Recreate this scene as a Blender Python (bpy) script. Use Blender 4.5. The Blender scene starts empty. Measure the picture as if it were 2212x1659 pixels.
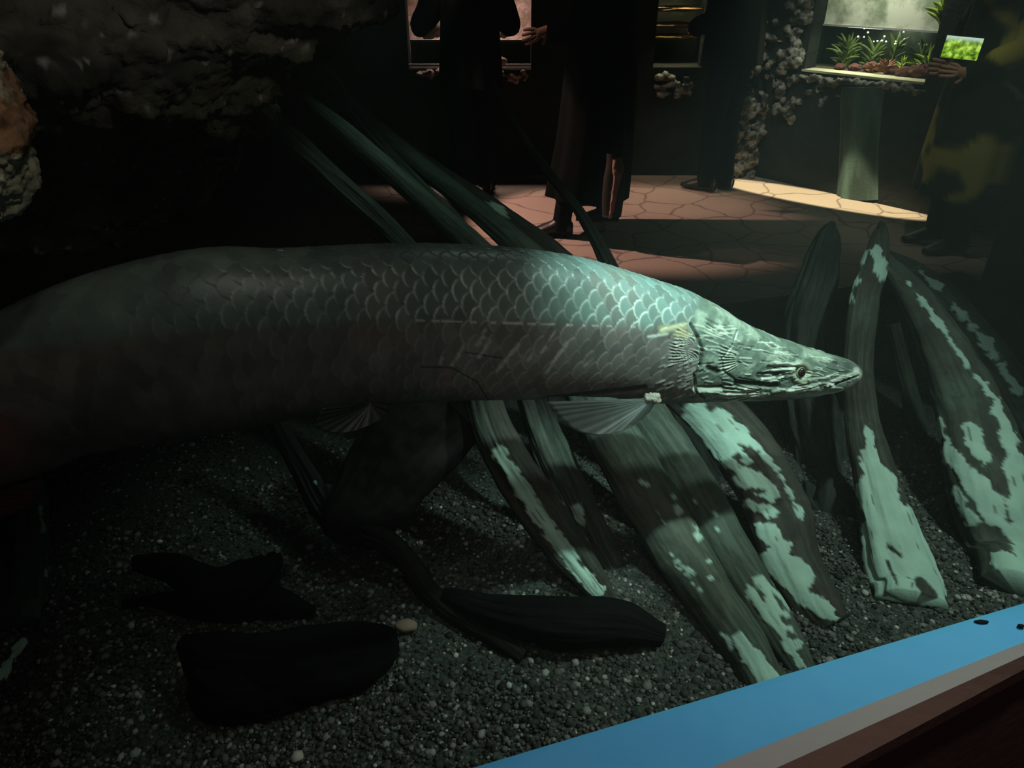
import bpy, bmesh, math, random
import numpy as np
from mathutils import Vector, Matrix
from math import sin, cos, pi, radians as R

scene = bpy.context.scene
COL = scene.collection

# ------------------------------------------------------------------ camera
F = 1600.0; W, H = 2212, 1659
EYE = np.array([0.0, 0.0, 1.5]); PITCH = R(30)
cam_d = bpy.data.cameras.new('camera'); cam = bpy.data.objects.new('camera', cam_d); COL.objects.link(cam)
cam_d.sensor_width = 36; cam_d.lens = 36 * F / W; cam_d.clip_start = 0.02
cam.location = EYE; cam.rotation_euler = (pi / 2 - PITCH, 0, 0)
scene.camera = cam

# ------------------------------------------------------------------ world, exposure, lights
scene.view_settings.view_transform = 'Standard'; scene.view_settings.look = 'None'
scene.view_settings.gamma = 1.0; scene.view_settings.exposure = 0.0
scene.view_settings.use_curve_mapping = False
world = bpy.data.worlds.new('world'); scene.world = world; world.use_nodes = True
bg = world.node_tree.nodes['Background']; bg.inputs[0].default_value = (0.85, 1.0, 0.95, 1); bg.inputs[1].default_value = 0.008

def light(name, kind, loc, aim, power, color, size=0.1, spot=None, blend=0.5, scale=(1, 1, 1), xdir=None):
    d = bpy.data.lights.new(name, kind); o = bpy.data.objects.new(name, d); COL.objects.link(o)
    d.energy = power; d.color = color
    if kind == 'AREA':
        d.shape = 'RECTANGLE'; d.size = size[0]; d.size_y = size[1]
        if blend > 1: d.spread = R(blend)
    else:
        d.shadow_soft_size = size
    if kind == 'SPOT': d.spot_size = R(spot); d.spot_blend = blend
    q = (Vector(aim) - Vector(loc)).to_track_quat('-Z', 'Y')
    if xdir:
        z = (Vector(loc) - Vector(aim)).normalized(); x = Vector(xdir); x = (x - z * x.dot(z)).normalized(); y = z.cross(x)
        q = Matrix((x, y, z)).transposed().to_quaternion()
    o.rotation_mode = 'QUATERNION'; o.rotation_quaternion = q
    o.location = loc; o.scale = scale
    return o
TEAL = (0.74, 1.0, 0.88)
light('tank_lamp_key', 'SPOT', (1.35, 1.12, 2.1), (0.80, 1.42, 0.40), 80, TEAL, 0.05, 72, 0.9)
light('shoulder_fill', 'SPOT', (0.50, 0.86, 2.0), (0.35, 1.33, 0.86), 118, (0.66, 1.0, 0.92), 0.02, 40, 1.0, (1.0, 0.50, 1), (0.954, 0.299, -0.18))  # unseen spot added to brighten the fish's shoulder
light('tank_lamp_back', 'SPOT', (0.55, 2.0, 2.5), (0.45, 1.7, 0.7), 6.5, TEAL, 0.08, 80, 0.9)
light('left_gravel_fill', 'SPOT', (-0.30, 2.1, 1.7), (-0.38, 1.6, 0.1), 4.5, (0.60, 1.0, 0.85), 0.1, 62, 0.9)  # added spot, set behind the fish to lift only the left gravel
light('rock_fill', 'SPOT', (-0.05, 0.62, 1.62), (-0.60, 1.25, 1.38), 3.0, (1.0, 0.90, 0.80), 0.03, 70, 0.9)  # warm spot put in to bring out the overhang
light('knob_fill', 'SPOT', (-0.15, 0.35, 1.62), (-0.45, 0.66, 1.35), 1.5, (1.0, 0.90, 0.76), 0.01, 26, 0.6)  # small extra spot added for the crusted knob alone
light('gravel_lamp', 'SPOT', (-0.1, 0.15, 2.3), (-0.15, 0.95, 0.1), 8, (1.0, 0.93, 0.84), 0.1, 52, 1.0)
light('sill_fill', 'SPOT', (0.50, 0.42, 2.6), (0.42, 0.66, 0.55), 54, (0.95, 0.97, 1.0), 0.04, 38, 0.4, (1.0, 0.26, 1), (0.954, 0.299, 0))  # made-up narrow spot stretched along the blue sill
light('flank_fill', 'SPOT', (0.35, -0.5, 1.9), (0.36, 1.25, 0.75), 17, (1.0, 0.88, 0.78), 0.08, 36, 1.0)  # added soft spot from the visitor side, lightens the fish's flank
light('rear_room_lamp', 'AREA', (0.1, -0.6, 2.4), (0.1, 1.2, 0.7), 1.1, (1.0, 0.95, 0.88), (1.2, 0.5))
light('ledge_wall_fill', 'SPOT', (1.1, -0.3, 1.5), (0.75, 0.75, 0.35), 2.2, (1.0, 0.85, 0.78), 0.1, 45, 0.9)  # unseen spot added to lift the dark brown wall
light('hall_lamp_pink', 'SPOT', (-1.35, 4.75, 1.95), (0.55, 4.72, 0), 420, (1.0, 0.52, 0.45), 0.03, 40, 0.4, (1.0, 0.82, 1))
light('walker_hand_fill', 'SPOT', (-0.7, 4.3, 1.9), (0.15, 4.3, 1.15), 14, (1.0, 0.62, 0.56), 0.02, 17, 0.6)  # added pink spot for the walker's raised hand
light('hall_lamp_warm', 'SPOT', (1.75, 4.85, 2.8), (2.17, 5.28, 0), 1150, (1.0, 0.76, 0.50), 0.02, 33, 0.3, (1.0, 0.24, 1), (0.92, -0.78, 0))
light('hall_lamp_tan', 'SPOT', (0.4, 5.0, 2.6), (1.15, 5.45, 0), 60, (1.0, 0.66, 0.48), 0.04, 30, 0.5)
light('hall_lamp_column', 'SPOT', (1.5, 4.6, 2.3), (1.88, 5.8, 0.55), 60, (1.0, 0.95, 0.85), 0.05, 26, 0.6)

# ------------------------------------------------------------------ pixel rays into the place
def ray(px, py):
    u = (px - W / 2) / F; v = (H / 2 - py) / F
    return np.array([u, cos(PITCH) + v * sin(PITCH), -sin(PITCH) + v * cos(PITCH)])
def PY(px, py, Y): d = ray(px, py); return EYE + d * (Y / d[1])
def PZ(px, py, z): d = ray(px, py); return EYE + d * ((z - EYE[2]) / d[2])
GN = np.array([-math.sin(R(17.4)), math.cos(R(17.4)), 0.0]); GT = np.array([math.cos(R(17.4)), math.sin(R(17.4)), 0.0])
def PN(px, py, nd): d = ray(px, py); return EYE + d * (nd / d.dot(GN))
def project(P):
    P = np.asarray(P, float) - EYE
    f = P[..., 1] * cos(PITCH) - P[..., 2] * sin(PITCH)
    up = P[..., 1] * sin(PITCH) + P[..., 2] * cos(PITCH)
    return W / 2 + F * P[..., 0] / f, H / 2 - F * up / f, f

# ------------------------------------------------------------------ numpy noise
def _hash(ix, iy, iz, seed):
    n = (ix * 374761393 + iy * 668265263 + iz * 2147483647 + seed * 974634777) & 0xffffffff
    n = ((n ^ (n >> 13)) * 1274126177) & 0xffffffff
    n = (n ^ (n >> 16)) & 0xffffff
    return n / float(0xffffff)
def vnoise(p, freq=1.0, seed=0):
    p = np.asarray(p, float) * freq + 1000.0
    i = np.floor(p).astype(np.int64); f = p - i; f = f * f * (3 - 2 * f)
    r = 0
    for dx in (0, 1):
        for dy in (0, 1):
            for dz in (0, 1):
                w = (f[..., 0] if dx else 1 - f[..., 0]) * (f[..., 1] if dy else 1 - f[..., 1]) * (f[..., 2] if dz else 1 - f[..., 2])
                r = r + w * _hash(i[..., 0] + dx, i[..., 1] + dy, i[..., 2] + dz, seed)
    return r * 2 - 1
def fbm(p, freq=1.0, octv=4, seed=0):
    a, s, r = 1.0, 0.0, 0
    for k in range(octv):
        r = r + a * vnoise(p, freq * 2 ** k, seed + k * 17); s += a; a *= 0.5
    return r / s
def sstep(a, b, x):
    t = np.clip((x - a) / (b - a + 1e-12), 0, 1); return t * t * (3 - 2 * t)
def capsule(X, Y, x1, y1, x2, y2, r):        # signed: positive inside
    dx, dy = x2 - x1, y2 - y1; L = dx * dx + dy * dy + 1e-9
    t = np.clip(((X - x1) * dx + (Y - y1) * dy) / L, 0, 1)
    return r - np.hypot(X - x1 - t * dx, Y - y1 - t * dy)
def mixc(a, b, m):
    a = np.asarray(a, float); b = np.asarray(b, float)
    return a * (1 - m[..., None]) + b * m[..., None]

# ------------------------------------------------------------------ object helpers
def tag(o, label=None, cat=None, group=None, kind=None):
    if label: o['label'] = label
    if cat: o['category'] = cat
    if group: o['group'] = group
    if kind: o['kind'] = kind
    return o
def empty(name, loc=(0, 0, 0), rz=0):
    o = bpy.data.objects.new(name, None); COL.objects.link(o); o.location = loc; o.rotation_euler = (0, 0, rz)
    o.empty_display_size = 0.05; return o
def mesh_obj(name, V, faces, mat, parent=None, col=None, smooth=True):
    me = bpy.data.meshes.new(name)
    V = np.asarray(V, dtype=np.float32).reshape(-1, 3)
    F_ = np.asarray(faces) if not isinstance(faces, list) or (len(faces) and len({len(f) for f in faces}) == 1) else None
    if F_ is not None and F_.ndim == 2:
        n = F_.shape[1]
        me.vertices.add(len(V)); me.vertices.foreach_set('co', V.ravel())
        me.loops.add(F_.size); me.loops.foreach_set('vertex_index', F_.astype(np.int32).ravel())
        me.polygons.add(len(F_)); me.polygons.foreach_set('loop_start', np.arange(0, F_.size, n, dtype=np.int32))
        me.update(calc_edges=True); me.validate()
    else:
        me.from_pydata(V.tolist(), [], faces)
    if col is not None:
        c = np.ones((len(V), 4), np.float32); c[:, :3] = np.asarray(col).reshape(-1, 3)
        at = me.color_attributes.new('tint', 'FLOAT_COLOR', 'POINT'); at.data.foreach_set('color', c.ravel())
    me.polygons.foreach_set('use_smooth', np.full(len(me.polygons), smooth))
    me.materials.append(mat)
    o = bpy.data.objects.new(name, me); COL.objects.link(o)
    if parent is not None:
        o.parent = parent
    return o
def local(o_parent, V):                       # world points -> parent's frame
    M = np.array(Matrix.LocRotScale(o_parent.location, o_parent.rotation_euler, None).inverted())
    V = np.asarray(V, float).reshape(-1, 3)
    return V @ M[:3, :3].T + M[:3, 3]
def grid_faces(n, m, wrap=True, off=0):
    i = np.arange(n - 1)[:, None]; j = np.arange(m if wrap else m - 1)[None, :]; j2 = (j + 1) % m
    a = i * m + j; b = i * m + j2; c = (i + 1) * m + j2; d = (i + 1) * m + j
    return (np.stack([a, b, c, d], -1).reshape(-1, 4) + off)
def box(name, x0, x1, y0, y1, z0, z1, mat, parent=None):
    V = [(x, y, z) for z in (z0, z1) for y in (y0, y1) for x in (x0, x1)]
    Fs = [(0, 2, 3, 1), (4, 5, 7, 6), (0, 1, 5, 4), (2, 6, 7, 3), (0, 4, 6, 2), (1, 3, 7, 5)]
    return mesh_obj(name, V, Fs, mat, parent, smooth=False)
def prism(name, base, z0, z1, mat, parent=None):          # base: xy corners counter-clockwise
    n = len(base); V = [(x, y, z0) for x, y in base] + [(x, y, z1) for x, y in base]
    Fs = [tuple(range(n - 1, -1, -1)), tuple(range(n, 2 * n))] + [(i, (i + 1) % n, n + (i + 1) % n, n + i) for i in range(n)]
    return mesh_obj(name, V, [list(f) for f in Fs], mat, parent, smooth=False)
ICO = {}
def ico(sub):
    if sub not in ICO:
        bm = bmesh.new(); bmesh.ops.create_icosphere(bm, subdivisions=sub, radius=1.0)
        ICO[sub] = (np.array([v.co[:] for v in bm.verts]), np.array([[v.index for v in f.verts] for f in bm.faces])); bm.free()
    return ICO[sub]
def lump(c, r, sub=4, amp=0.25, freq=2.0, seed=0):        # one displaced stone, r = scalar or 3 radii
    v, f = ico(sub); r = np.ones(3) * np.asarray(r)
    d = 1 + amp * fbm(v + seed * 3.7, freq, 4, seed)
    return v * d[:, None] * r + np.asarray(c), f
def lumps(parts):
    V, Fs, o = [], [], 0
    for v, f in parts: V.append(v); Fs.append(f + o); o += len(v)
    return np.concatenate(V), np.concatenate(Fs)

# ------------------------------------------------------------------ materials
def mat(name, color=(0.5, 0.5, 0.5), rough=0.6, spec=0.3, bump=None, attr=False, mottle=None, metallic=0.0, emit=None):
    m = bpy.data.materials.new(name); m.use_nodes = True; nt = m.node_tree; N = nt.nodes; L = nt.links
    b = N['Principled BSDF']; b.inputs['Roughness'].default_value = rough; b.inputs['Specular IOR Level'].default_value = spec
    b.inputs['Base Color'].default_value = (*color, 1); b.inputs['Metallic'].default_value = metallic
    tc = N.new('ShaderNodeTexCoord')
    src = None
    if attr:
        a = N.new('ShaderNodeAttribute'); a.attribute_name = 'tint'; src = a.outputs['Color']
    if mottle:
        c2, sc, amt = mottle
        t = N.new('ShaderNodeTexNoise'); t.inputs['Scale'].default_value = sc; t.inputs['Detail'].default_value = 8; t.inputs['Roughness'].default_value = 0.65
        L.new(tc.outputs['Object'], t.inputs['Vector'])
        rp = N.new('ShaderNodeValToRGB'); rp.color_ramp.elements[0].position = 0.42; rp.color_ramp.elements[1].position = 0.6
        L.new(t.outputs['Fac'], rp.inputs[0])
        mu = N.new('ShaderNodeMath'); mu.operation = 'MULTIPLY'; mu.inputs[1].default_value = amt; L.new(rp.outputs[0], mu.inputs[0])
        mx = N.new('ShaderNodeMix'); mx.data_type = 'RGBA'; L.new(mu.outputs[0], mx.inputs[0])
        mx.inputs[6].default_value = (*color, 1); mx.inputs[7].default_value = (*c2, 1)
        if src is not None: L.new(src, mx.inputs[6])
        src = mx.outputs[2]
    if src is not None: L.new(src, b.inputs['Base Color'])
    if bump:
        sc, st = bump[:2]
        t = N.new('ShaderNodeTexNoise'); t.inputs['Scale'].default_value = sc; t.inputs['Detail'].default_value = 10; t.inputs['Roughness'].default_value = 0.6
        L.new(tc.outputs['Object'], t.inputs['Vector'])
        bp = N.new('ShaderNodeBump'); bp.inputs['Strength'].default_value = st; bp.inputs['Distance'].default_value = bump[2] if len(bump) > 2 else 0.01
        L.new(t.outputs['Fac'], bp.inputs['Height']); L.new(bp.outputs[0], b.inputs['Normal'])
    if emit:
        b.inputs['Emission Color'].default_value = (*emit[0], 1); b.inputs['Emission Strength'].default_value = emit[1]
    return m
def glass(name, c):
    m = bpy.data.materials.new(name); m.use_nodes = True; nt = m.node_tree; nt.nodes.clear()
    o = nt.nodes.new('ShaderNodeOutputMaterial'); t = nt.nodes.new('ShaderNodeBsdfTransparent'); t.inputs[0].default_value = (*c, 1)
    nt.links.new(t.outputs[0], o.inputs[0]); return m
M = dict(
    fish=mat('fish_skin', rough=0.36, spec=0.55, attr=True, bump=(260, 0.12, 0.002)),
    fin=mat('fish_fin', rough=0.45, spec=0.4, attr=True, bump=(200, 0.2, 0.002)),
    eye=mat('fish_eye', (0.02, 0.012, 0.01), 0.06, 0.8), iris=mat('fish_iris', (0.20, 0.21, 0.15), 0.3, 0.5),
    bark=mat('root_bark', rough=0.75, spec=0.2, attr=True, bump=(90, 0.35, 0.004)),
    gravel=mat('gravel', rough=0.75, spec=0.25, attr=True, bump=(400, 0.3, 0.002)),
    sand=mat('gravel_bed', (0.035, 0.038, 0.034), 0.9, 0.1, (150, 0.8, 0.006), mottle=((0.11, 0.12, 0.10), 130, 0.8)),
    rock=mat('overhang_rock', rough=0.9, spec=0.15, attr=True, bump=(70, 0.7, 0.008)),
    blackwood=mat('waterlogged_wood', (0.006, 0.006, 0.006), 0.8, 0.1, (60, 0.4, 0.006)),
    stone=mat('small_stone', (0.30, 0.20, 0.15), 0.8, 0.2, (80, 0.4, 0.004)),
    blue=mat('blue_paint', (0.050, 0.25, 0.45), 0.55, 0.3, (60, 0.15, 0.002), mottle=((0.058, 0.265, 0.46), 14, 0.6)),
    grey=mat('sealant_grey', (0.235, 0.205, 0.19), 0.7, 0.2, (90, 0.3, 0.003)),
    brown=mat('brown_plaster', (0.10, 0.050, 0.040), 0.85, 0.1, (50, 0.4, 0.005)),
    tankback=mat('dark_ledge', (0.02, 0.022, 0.02), 0.9, 0.1, (20, 0.6, 0.02)),
    hallwall=mat('hall_wall', (0.018, 0.018, 0.017), 0.95, 0.05, (14, 0.8, 0.03), mottle=((0.03, 0.032, 0.028), 6, 0.7)),
    ceil=mat('ceiling_paint', (0.01, 0.01, 0.01), 0.95, 0.05),
    wallrock=mat('wall_rock', (0.20, 0.19, 0.165), 0.9, 0.1, (40, 0.7, 0.01), mottle=((0.05, 0.045, 0.04), 12, 0.8)),
    mist=mat('misted_backdrop', (0.34, 0.34, 0.27), 0.9, 0.1, mottle=((0.10, 0.12, 0.07), 5, 0.9)),
    tankdark=mat('planted_tank_back', (0.012, 0.014, 0.010), 0.8, 0.1, mottle=((0.03, 0.032, 0.02), 20, 0.5)),
    leaf=mat('plant_leaf', (0.28, 0.38, 0.05), 0.5, 0.3), leafd=mat('dark_leaf', (0.07, 0.10, 0.02), 0.5, 0.3),
    leafr=mat('red_leaf', (0.20, 0.07, 0.03), 0.5, 0.3), red=mat('red_lava_stone', (0.09, 0.035, 0.028), 0.9, 0.1, (60, 0.6, 0.01)),
    sandd=mat('dark_sand', (0.16, 0.13, 0.08), 0.9, 0.1, (100, 0.5, 0.004), mottle=((0.05, 0.05, 0.02), 40, 0.8)), sandlit=mat('pale_sand', (0.55, 0.50, 0.32), 0.8, 0.1, (100, 0.5, 0.004)),
    pinkrock=mat('pale_slate', (0.42, 0.30, 0.26), 0.7, 0.3, (30, 0.7, 0.01), mottle=((0.15, 0.10, 0.07), 9, 0.8)),
    yellowrock=mat('ochre_stone', (0.30, 0.19, 0.08), 0.8, 0.2, (40, 0.5, 0.01)),
    metal=mat('steel_strip', (0.5, 0.48, 0.46), 0.35, 0.5, metallic=0.7), white=mat('pale_flake', (0.75, 0.8, 0.76), 0.5, 0.4),
    coat=mat('black_cloth', (0.003, 0.0036, 0.0033), 0.95, 0.02, (120, 0.3, 0.002)), coatb=mat('brown_cloth', (0.028, 0.024, 0.020), 0.9, 0.1, (120, 0.3, 0.002)),
    trous=mat('navy_trousers', (0.005, 0.005, 0.008), 0.9, 0.03, (120, 0.3, 0.002)), shoe=mat('black_leather', (0.008, 0.008, 0.008), 0.45, 0.4),
    skin=mat('skin', (0.52, 0.27, 0.20), 0.55, 0.3), skinp=mat('pale_tights', (0.36, 0.20, 0.16), 0.6, 0.2), hair=mat('dark_hair', (0.012, 0.010, 0.008), 0.5, 0.4),
    camo=mat('yellow_patched_cloth', (0.010, 0.012, 0.010), 0.9, 0.1, attr=True), phone=mat('phone_case', (0.01, 0.01, 0.01), 0.4, 0.4),
    glass_front=glass('clear_glass', (0.97, 1.0, 0.985)), teal_trunk=mat('ghost_trunk_bark', rough=0.8, spec=0.15, attr=True, bump=(60, 0.4, 0.006)),
)
def floor_material():
    m = mat('stamped_stone_floor', (0.30, 0.26, 0.22), 0.75, 0.15); nt = m.node_tree; N = nt.nodes; L = nt.links; b = N['Principled BSDF']
    tc = N.new('ShaderNodeTexCoord'); nz = N.new('ShaderNodeTexNoise'); nz.inputs['Scale'].default_value = 4
    mx = N.new('ShaderNodeMix'); mx.data_type = 'RGBA'; mx.inputs[0].default_value = 0.12
    L.new(tc.outputs['Object'], nz.inputs['Vector']); L.new(tc.outputs['Object'], mx.inputs[6]); L.new(nz.outputs['Color'], mx.inputs[7])
    v = N.new('ShaderNodeTexVoronoi'); v.feature = 'DISTANCE_TO_EDGE'; v.inputs['Scale'].default_value = 3.4; L.new(mx.outputs[2], v.inputs['Vector'])
    r = N.new('ShaderNodeValToRGB'); r.color_ramp.elements[0].position = 0.0; r.color_ramp.elements[1].position = 0.035
    r.color_ramp.elements[0].color = (0.13, 0.10, 0.09, 1); r.color_ramp.elements[1].color = (0.31, 0.26, 0.215, 1)
    L.new(v.outputs['Distance'], r.inputs[0]); L.new(r.outputs[0], b.inputs['Base Color'])
    n2 = N.new('ShaderNodeTexNoise'); n2.inputs['Scale'].default_value = 30; n2.inputs['Detail'].default_value = 6; L.new(tc.outputs['Object'], n2.inputs['Vector'])
    ad = N.new('ShaderNodeMath'); ad.operation = 'MULTIPLY_ADD'; ad.inputs[1].default_value = 0.35; L.new(n2.outputs['Fac'], ad.inputs[0]); L.new(r.outputs[0], ad.inputs[2])
    bp = N.new('ShaderNodeBump'); bp.inputs['Strength'].default_value = 0.5; bp.inputs['Distance'].default_value = 0.015; L.new(ad.outputs[0], bp.inputs['Height']); L.new(bp.outputs[0], b.inputs['Normal'])
    return m
M['floor'] = floor_material()

# ------------------------------------------------------------------ the setting: hall mirrored in the glass, added as solid rooms beyond the tank
BW = 5.9                                                    # back wall
A0 = np.array([1.86, 5.93]); A1 = np.array([3.17, 4.43])    # slanting wall base line
ad = (A1 - A0) / np.linalg.norm(A1 - A0); an = np.array([-ad[1], ad[0]])      # an points away from the hall
if an[1] < 0: an = -an
tag(box('floor', -5, 6, 2.75, 8, -0.1, 0.0, M['floor']), kind='structure')
tag(box('floor', -5, 6, -2.5, 0.0, -0.1, 0.0, M['floor']), kind='structure')
tag(box('ceiling', -5, 6, -2.5, 8, 3.0, 3.1, M['ceil']), kind='structure')
tag(box('wall_left', -5.1, -5.0, -2.5, 8, 0, 3.0, M['hallwall']), kind='structure')
tag(box('wall_right', 6.0, 6.1, -2.5, 8, 0, 3.0, M['hallwall']), kind='structure')
# back wall with two openings
def wall_x(name, x0, x1, z0, z1): return box(name, x0, x1, BW, BW + 0.15, z0, z1, M['hallwall'], wb)
wb = tag(box('wall_back', -5.0, 1.9, BW, BW + 0.15, 0, 0.79, M['hallwall']), kind='structure')
wall_x('wall_section', -5.0, -0.76, 0.79, 3.0); wall_x('wall_section', 0.14, 1.04, 0.79, 3.0); wall_x('wall_section', 1.40, 1.9, 0.79, 3.0)
wall_x('wall_section', -0.76, 0.14, 1.6, 3.0); wall_x('wall_section', 1.04, 1.40, 1.6, 3.0)
# slanting wall with the planted tank's opening; s = metres along it
def slant(name, s0, s1, z0, z1, m, d0=0.0, d1=0.15, parent=None):
    p = [A0 + ad * s0 + an * d0, A0 + ad * s1 + an * d0, A0 + ad * s1 + an * d1, A0 + ad * s0 + an * d1]
    return prism(name, [tuple(q) for q in p], z0, z1, m, parent)
WS0, WS1, WZ0, WZ1 = 0.33, 1.17, 0.80, 1.62
wsl = tag(slant('wall_slanting', -0.12, 5.6, 0, WZ0, M['hallwall']), kind='structure')
slant('wall_section', -0.12, WS0, WZ0, 3.0, M['hallwall'], parent=wsl); slant('wall_section', WS1, 5.6, WZ0, 3.0, M['hallwall'], parent=wsl)
slant('wall_section', WS0, WS1, WZ1, 3.0, M['hallwall'], parent=wsl)

def on_slant(px, py, d=0.0):
    r = ray(px, py); c = A0.dot(an) + d
    t = c / (r[0] * an[0] + r[1] * an[1]); return EYE + r * t

# ------------------------------------------------------------------ tank shell
ND = 0.595
def gp(s, n): p = GT * s + GN * n; return (p[0], p[1])
back_nd = 2.55
tag(prism('floor_tank', [gp(-2.2, ND - .0), gp(3.2, ND - .0), gp(3.2, back_nd), gp(-2.2, back_nd)], -0.05, 0.09, M['sand']), kind='structure')
tag(prism('trim_tank_ledge', [gp(-2.2, back_nd), gp(3.2, back_nd), gp(3.2, back_nd + 0.12), gp(-2.2, back_nd + 0.12)], 0, 0.13, M['tankback']), kind='structure')
tag(prism('window_back_added', [gp(-2.2, back_nd + 0.04), gp(3.2, back_nd + 0.04), gp(3.2, back_nd + 0.06), gp(-2.2, back_nd + 0.06)], 0.13, 2.6, M['glass_front']), kind='structure')  # added pane; the tank's back is glazed only to show the mirrored hall
tag(prism('window_front', [gp(-2.2, ND - 0.005), gp(3.2, ND - 0.005), gp(3.2, ND + 0.015), gp(-2.2, ND + 0.015)], 0.55, 2.6, M['glass_front']), kind='structure')
tag(prism('wall_tank_side', [gp(-2.3, ND), gp(-2.2, ND), gp(-2.2, back_nd), gp(-2.3, back_nd)], 0, 3.0, M['tankback']), kind='structure')
tag(prism('wall_tank_end', [gp(3.2, ND), gp(3.3, ND), gp(3.3, back_nd), gp(3.2, back_nd)], 0, 3.0, M['tankback']), kind='structure')
def edge_line(a, b, z, ext=0.6):
    p, q = PZ(*a, z), PZ(*b, z); d = q - p; return p - d * ext, q + d * ext
def strip(name, e0, e1, m, drop=None):                      # band between two edge lines, with a body below
    (a, b), (c, d) = e0, e1
    n = 26; V = []
    for i in range(n + 1):
        t = min(max((i - 1) / (n - 2), 0), 1); P0 = a * (1 - t) + b * t; P1 = c * (1 - t) + d * t
        if i == 0: P0 = P0 - GT * 1.85; P1 = P1 - GT * 1.85      # past the measured stretch the band keeps its width
        if i == n: P0 = P0 + GT * 2.15; P1 = P1 + GT * 2.15
        z = drop if drop is not None else 0.3
        V += [P0, P1, (P1[0], P1[1], z), (P0[0], P0[1], z)]
    V = np.array(V); Fs = [list(f) for f in grid_faces(n + 1, 4)] + [[0, 1, 2, 3], [4 * n + 3, 4 * n + 2, 4 * n + 1, 4 * n]]
    o = mesh_obj(name, V, Fs, m, smooth=False)
    return tag(o, kind='structure')
bt = edge_line((1020, 1659), (2212, 1303), 0.55); bb = edge_line((1534, 1659), (2212, 1387), 0.545)
# align the lower edge line's ends to the same stretch
def relen(e, s0, s1):
    p, q = e; d = q - p; d /= d[:2].dot(GT[:2]); s = p[:2].dot(GT[:2])
    return p + d * (s0 - s), p + d * (s1 - s)
bt = relen(bt, -0.35, 1.05); bb = relen(bb, -0.35, 1.05)
gb = relen(edge_line((1677, 1659), (2212, 1416), 0.535), -0.35, 1.05)
rb = relen(edge_line((1815, 1659), (2212, 1446), 0.515), -0.35, 1.05)
strip('trim_blue_sill', bt, bb, M['blue'], 0.5); strip('trim_grey_sealant', bb, gb, M['grey'], 0.5)
strip('trim_brown_ledge', gb, rb, M['brown'], 0.485)
gl = (np.append(GT[:2] * -0.35 + GN[:2] * 0.585, 0.5), np.append(GT[:2] * 1.05 + GN[:2] * 0.585, 0.5))
wf = tuple(np.append((e + GN * 0.012)[:2], 0.5) for e in rb)
strip('wall_front', gl, wf, M['brown'], 0.0)

def water():
    m = bpy.data.materials.new('tank_water'); m.use_nodes = True; nt = m.node_tree; nt.nodes.clear()
    o = nt.nodes.new('ShaderNodeOutputMaterial'); v = nt.nodes.new('ShaderNodeVolumeScatter'); v.inputs['Color'].default_value = (0.9, 0.95, 0.9, 1); v.inputs['Density'].default_value = 0.04; v.inputs['Anisotropy'].default_value = 0.2
    nt.links.new(v.outputs[0], o.inputs['Volume'])
    tag(prism('water_haze', [gp(-2.15, ND + .02), gp(3.15, ND + .02), gp(3.15, back_nd), gp(-2.15, back_nd)], 0.0, 2.55, m), kind='structure')
water()

# ------------------------------------------------------------------ gravel bed
rng = np.random.default_rng(5)
def gravel():
    n = 34000
    px = rng.uniform(-60, 2280, n * 3); py = rng.uniform(930, 1700, n * 3)
    d = np.stack([(px - W / 2) / F, cos(PITCH) + (H / 2 - py) / F * sin(PITCH), -sin(PITCH) + (H / 2 - py) / F * cos(PITCH)], -1)
    P = EYE + d * ((0.1 - 1.5) / d[:, 2])[:, None]
    keep = (P @ GN > ND + 0.03) & (P @ GN < back_nd - 0.05)
    P = P[keep][:n]; n = len(P)
    P[:, 2] = 0.088 + 0.006 * fbm(P * [1, 1, 0], 4, 3, 3) + rng.uniform(-0.002, 0.006, n)
    v, f = ico(1)
    s = np.exp(rng.normal(0, 0.38, n)) * 0.0046; s = np.clip(s, 0.002, 0.012)
    sc = s[:, None] * rng.uniform(0.7, 1.3, (n, 3)); sc[:, 2] *= 0.75
    a = rng.uniform(0, 2 * pi, n); ca, sa = np.cos(a), np.sin(a)
    X = v[None] * sc[:, None]; X2 = X.copy()
    X2[..., 0] = X[..., 0] * ca[:, None] - X[..., 1] * sa[:, None]; X2[..., 1] = X[..., 0] * sa[:, None] + X[..., 1] * ca[:, None]
    V = X2 + P[:, None]; Fs = f[None] + (np.arange(n) * len(v))[:, None, None]
    tone = np.exp(rng.normal(-2.6, 0.8, n)); tone = np.clip(tone, 0.02, 0.55)
    warm = rng.uniform(0, 1, n)[:, None]
    c = tone[:, None] * (np.array([1.0, 1.04, 0.95]) * (1 - warm) + np.array([1.15, 0.98, 0.84]) * warm)
    o = mesh_obj('gravel', V.reshape(-1, 3), Fs.reshape(-1, 3), M['gravel'], col=np.repeat(c, len(v), 0))
    tag(o, 'mixed dark and pale gravel covering the bottom of the tank', 'gravel', kind='stuff')
gravel()

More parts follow.
